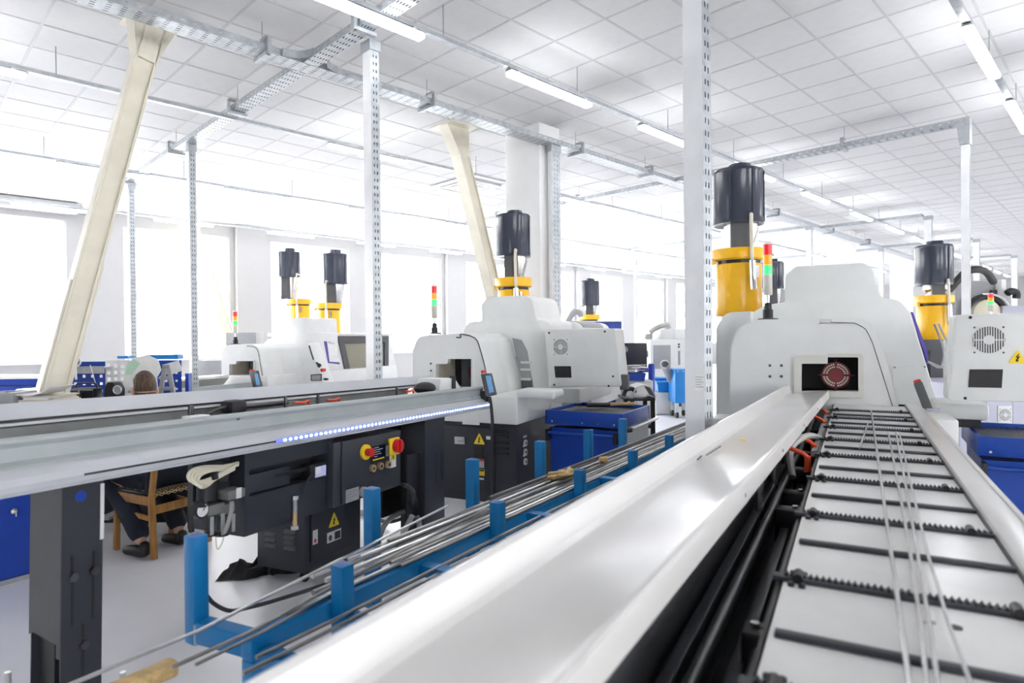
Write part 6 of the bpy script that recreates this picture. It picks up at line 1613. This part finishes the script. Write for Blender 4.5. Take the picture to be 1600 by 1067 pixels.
# white machining centre far behind
D_ = 13.5
t = Thing('machining_centre', 'white machining centre with grey window in the far middle', 'machine', W, (wx(1050, D_), D_ + .8, 0))
x0, x1 = wx(1016, D_), wx(1100, D_)
t.part('body', MB().box(x0, x1, D_, D_ + 1.6, .1, wz(1050, 530, D_), bev=.03), 'white')
t.part('plinth', MB().box(x0 + .05, x1 - .05, D_ + .05, D_ + 1.5, 0, .099), 'charcoal')
t.part('window', MB().box(wx(1021, D_), wx(1048, D_), D_ - .02, D_ + .0, wz(1035, 576, D_), wz(1035, 539, D_), bev=.008), 'midgrey')
t.part('upper_box', MB().box(wx(1036, D_), wx(1058, D_), D_ + .2, D_ + 1.3, wz(1050, 530, D_), wz(1050, 514, D_), bev=.01), 'offwhite')
t.part('upper_box', MB().box(wx(1058, D_), wx(1080, D_), D_ + .2, D_ + 1.3, wz(1050, 530, D_), wz(1050, 514, D_), bev=.01), 'white')
t.part('side_slot', MB().box(wx(1060, D_), wx(1063, D_), D_ - .012, D_ + .001, wz(1060, 570, D_), wz(1060, 548, D_)), 'midgrey')
for y in (538, 542): t.part('knob', MB().cyl((wx(1061, D_), D_ - .03, wz(1061, y, D_)), (wx(1061, D_), D_, wz(1061, y, D_)), .022, n=8), 'greydark')
t.part('exhaust_hose', MB().tube([W.px(1016, 520, d=D_ + .4), W.px(1022, 514, d=D_ + .4), W.px(1040, 507, d=D_ + .4), W.px(1044, 508, d=D_ + .4), W.px(1046, 513, d=D_ + .4)], .06, 10, smooth=4), 'hosegrey')
t.part('motor', MB().box(wx(1012, D_), wx(1024, D_), D_ + .2, D_ + .6, wz(1018, 530, D_), wz(1018, 521, D_), bev=.03), 'hosegrey')
D_ = 11.6
t = Thing('blue_trolley', 'tall blue tool trolley on castors in the far aisle', 'trolley', W, (wx(1069, D_), D_ + .2, 0))
x0, x1 = wx(1055, D_), wx(1083, D_)
zb_, zt_ = wz(1069, 630, D_), wz(1069, 577.5, D_)
t.part('body', MB().box(x0, x1, D_, D_ + .5, zb_, zt_, bev=.006), 'skyblue')
for k_ in range(3): t.part('rivet', MB().cyl((x0 + .05 + k_ * .1, D_, zt_ - .03), (x0 + .05 + k_ * .1, D_ - .006, zt_ - .03), .010, n=8), 'labelwhite')
for x in (x0 + .05, x1 - .07):
    for s in (D_ + .08, D_ + .42):
        c = t.part('castor', MB().cyl((x - .02, s, .06), (x + .02, s, .06), .06, n=12), 'rubber'); t.part('castor_fork', MB().box(x - .028, x + .028, s - .03, s + .03, .10, zb_ - .001), 'galv', parent=c)
for n, (lab, a, b, ya, yb, dd) in enumerate((('blue plastic crate on the floor left of the trolley', 1027, 1056, 612, 597, 12.2), ('lighter blue crate stacked behind on the left of the trolley', 1024, 1046, 600, 591, 12.6))):
    zz0 = 0 if n else .42
    zz0, zz1 = wz(1040, ya, dd), wz(1040, yb, dd)
    tt = Thing('crate', lab, 'crate', W, (wx((a + b) / 2, dd), dd + .2, zz0))
    tt.part('shell', MB().prism([(wx(a, dd) + .02, zz0), (wx(a, dd), zz1), (wx(b, dd), zz1), (wx(b, dd) - .02, zz0)], 's', dd, dd + .4), 'skyblue')
    tt.part('rim', MB().box(wx(a, dd) - .015, wx(b, dd) + .015, dd - .015, dd + .415, zz1 - .03, zz1 + .002), 'skyblue')
solo('low_table', 'low pale table carrying the blue crates in the far aisle', 'table', MB().box(wx(1024, 12.15), wx(1058, 12.15), 12.15, 13.1, .02, wz(1040, 613, 12.2) - .002, bev=.01).box(wx(1026, 12.2), wx(1056, 12.2), 12.3, 12.9, 0, .03), 'offwhite', W, (wx(1040, 12.2), 12.5, 0))
tb0, tb1 = W.px(1049, 594, d=12.0), W.px(1038.5, 569, d=11.8)
t = Thing('grey_tube', 'wide grey tube leaning out of the crates in the far aisle', 'tube', W, tb0)
t.part('tube_wall', MB().cyl(tb0, tb1, .075, .085, n=20, cap=False).cyl(tb0, tb1, .069, .079, n=20, cap=False), 'midgrey')
t.part('rim', MB().tube([tb1 + Vector((.08 * math.cos(a), .03 * math.sin(a) - .02, .08 * math.sin(a) * .9 + .0)) for a in [2 * PI * i / 20 for i in range(21)]], .007, 6), 'labelwhite')
# notice on the near post
p0 = R.I @ Vector((0, 0, 0))
uo = -1.55 - .0525; so = 2.86 - .0425
q = R.px(1094, 598, s_=so - .001)
nt_ = Thing('notice', 'pale pink notice stuck on the near white post', 'sign', R, q)
nt_.part('sheet', MB().box(q.x - .030, q.x + .030, so - .0022, so - .0006, q.z - .040, q.z + .040), 'paper')
mb = MB()
for k_ in range(5): mb.box(q.x - .024, q.x + (.022, .010, .018, .006, .02)[k_], so - .0028, so - .0022, q.z + .026 - k_ * .012, q.z + .029 - k_ * .012)
nt_.part('print', mb, 'print')

# ================================================================== FAR RIGHT MACHINES
D_ = 7.6
t = Thing('lathe_cabinet', 'lavender-grey machine cabinet with round vent below the right control cabinet', 'machine', W, (wx(1560, D_), D_ + .6, 0))
t.part('body', MB().box(wx(1500, D_), wx(1680, D_), D_, D_ + 1.2, 0, wz(1560, 600, D_), bev=.01), 'lavender')
for x in (1541, 1582): t.part('door_gap', MB().box(wx(x, D_), wx(x, D_) + .008, D_ - .002, D_ + .001, .1, wz(1560, 604, D_)), 'midgrey')
vp_ = t.part('vent_plate', MB().box(wx(1558, D_), wx(1580, D_), D_ - .012, D_ - .001, wz(1569, 663, D_), wz(1569, 634, D_), bev=.003), 'offwhite')
fan_grille(t, W, (wx(1569, D_), D_ - .013, wz(1569, 648, D_)), (1, 0, 0), (0, 0, 1), .072, vp_, 9)
D_ = 8.2
t = Thing('lathe', 'grey lathe with dark working area seen between near lathe and control cabinet', 'lathe', W, (wx(1475, D_), D_ + .6, 0))
t.part('bed', MB().box(wx(1440, D_), wx(1500, D_), D_ + .3, D_ + 1.4, 0, wz(1470, 640, D_), bev=.01), 'lavender')
t.part('column', MB().box(wx(1436, D_), wx(1500, D_), D_ + .8, D_ + 1.4, wz(1470, 640, D_) + .001, wz(1470, 549, D_), bev=.01), 'offwhite')
t.part('dark_head', MB().box(wx(1460, D_), wx(1500, D_), D_ + .4, D_ + 1.3, wz(1470, 549, D_) + .001, wz(1470, 531, D_)), 'charcoal')
t.part('slide', MB().box(wx(1452, D_), wx(1492, D_), D_ + .1, D_ + .29, wz(1470, 612, D_), wz(1470, 600, D_), bev=.01), 'greydark')
t.part('drip_lip', MB().bar(W.px(1463, 614, d=D_), W.px(1478, 626, d=D_), .06, .05), 'labelwhite')
D_ = 11.0
t = Thing('turning_machine', 'large grey machine with ring-shaped black cable guide at the far right', 'machine', W, (wx(1560, D_), D_ + .8, 0))
t.part('body', MB().box(wx(1506, D_), wx(1577, D_), D_ + .2, D_ + 1.4, 0, wz(1540, 437, D_), bev=.02), 'midgrey')
t.part('side_column', MB().box(wx(1569, D_), wx(1576, D_), D_ + .05, D_ + .19, wz(1570, 490, D_), wz(1570, 436, D_)), 'labelwhite')
t.part('dark_panel', MB().box(wx(1560, D_), wx(1569, D_), D_ + .15, D_ + .199, wz(1565, 475, D_), wz(1565, 452, D_)), 'greydark')
c = W.px(1546, 490, d=D_ - .1)
t.part('disc', MB().cyl((c.x, D_ - .05, c.z), (c.x, D_ + .199, c.z), .24, n=32), 'beige')
t.part('cable_ring', MB().tube([(c.x + .33 * math.cos(a), D_ - .02, c.z + .30 * math.sin(a)) for a in [PI * i / 24 for i in range(25)]], .05, 8), 'rubber')
t.part('pipe_ring', MB().tube([(c.x + .42 * math.cos(a), D_ - .04, c.z + .34 * math.sin(a)) for a in [PI * .55 * i / 24 for i in range(25)]], .022, 8), 'labelwhite')
t.part('hood', MB().box(wx(1560, D_), wx(1660, D_), D_ - .1, D_ + .04, 0, wz(1580, 478, D_), bev=.02), 'lavender')
t.part('valve_block', MB().box(wx(1497, D_), wx(1505, D_), D_ + .3, D_ + .8, wz(1500, 490, D_), wz(1500, 465, D_), bev=.02), 'greydark')
light_tower('signal light glowing green at the far right behind the control cabinet', W, (wx(1552, D_ - .3), D_ - .25, wz(1552, 500, D_ - .25)), .46, .045)
mb = MB().tube([W.px(1483, 453, d=9.4), W.px(1496, 438, d=9.4), W.px(1508, 426, d=9.4), W.px(1522, 421, d=9.4), W.px(1540, 424, d=9.6), W.px(1552, 440, d=10)], .055, 10, smooth=5)
solo('corrugated_hose', 'thick black exhaust hose rising from the far right mist collector', 'hose', mb, 'rubber', W, W.px(1483, 453, d=9.4))
mb = MB().tube([W.px(1574, 458, d=10.9), W.px(1580, 455, d=10.9), W.px(1588, 458, d=10.9), W.px(1588, 466, d=10.9)], .06, 10, smooth=5)
solo('elbow_hose', 'short black elbow hose at the far right edge', 'hose', mb, 'rubber', W, W.px(1576, 460, d=10.9))
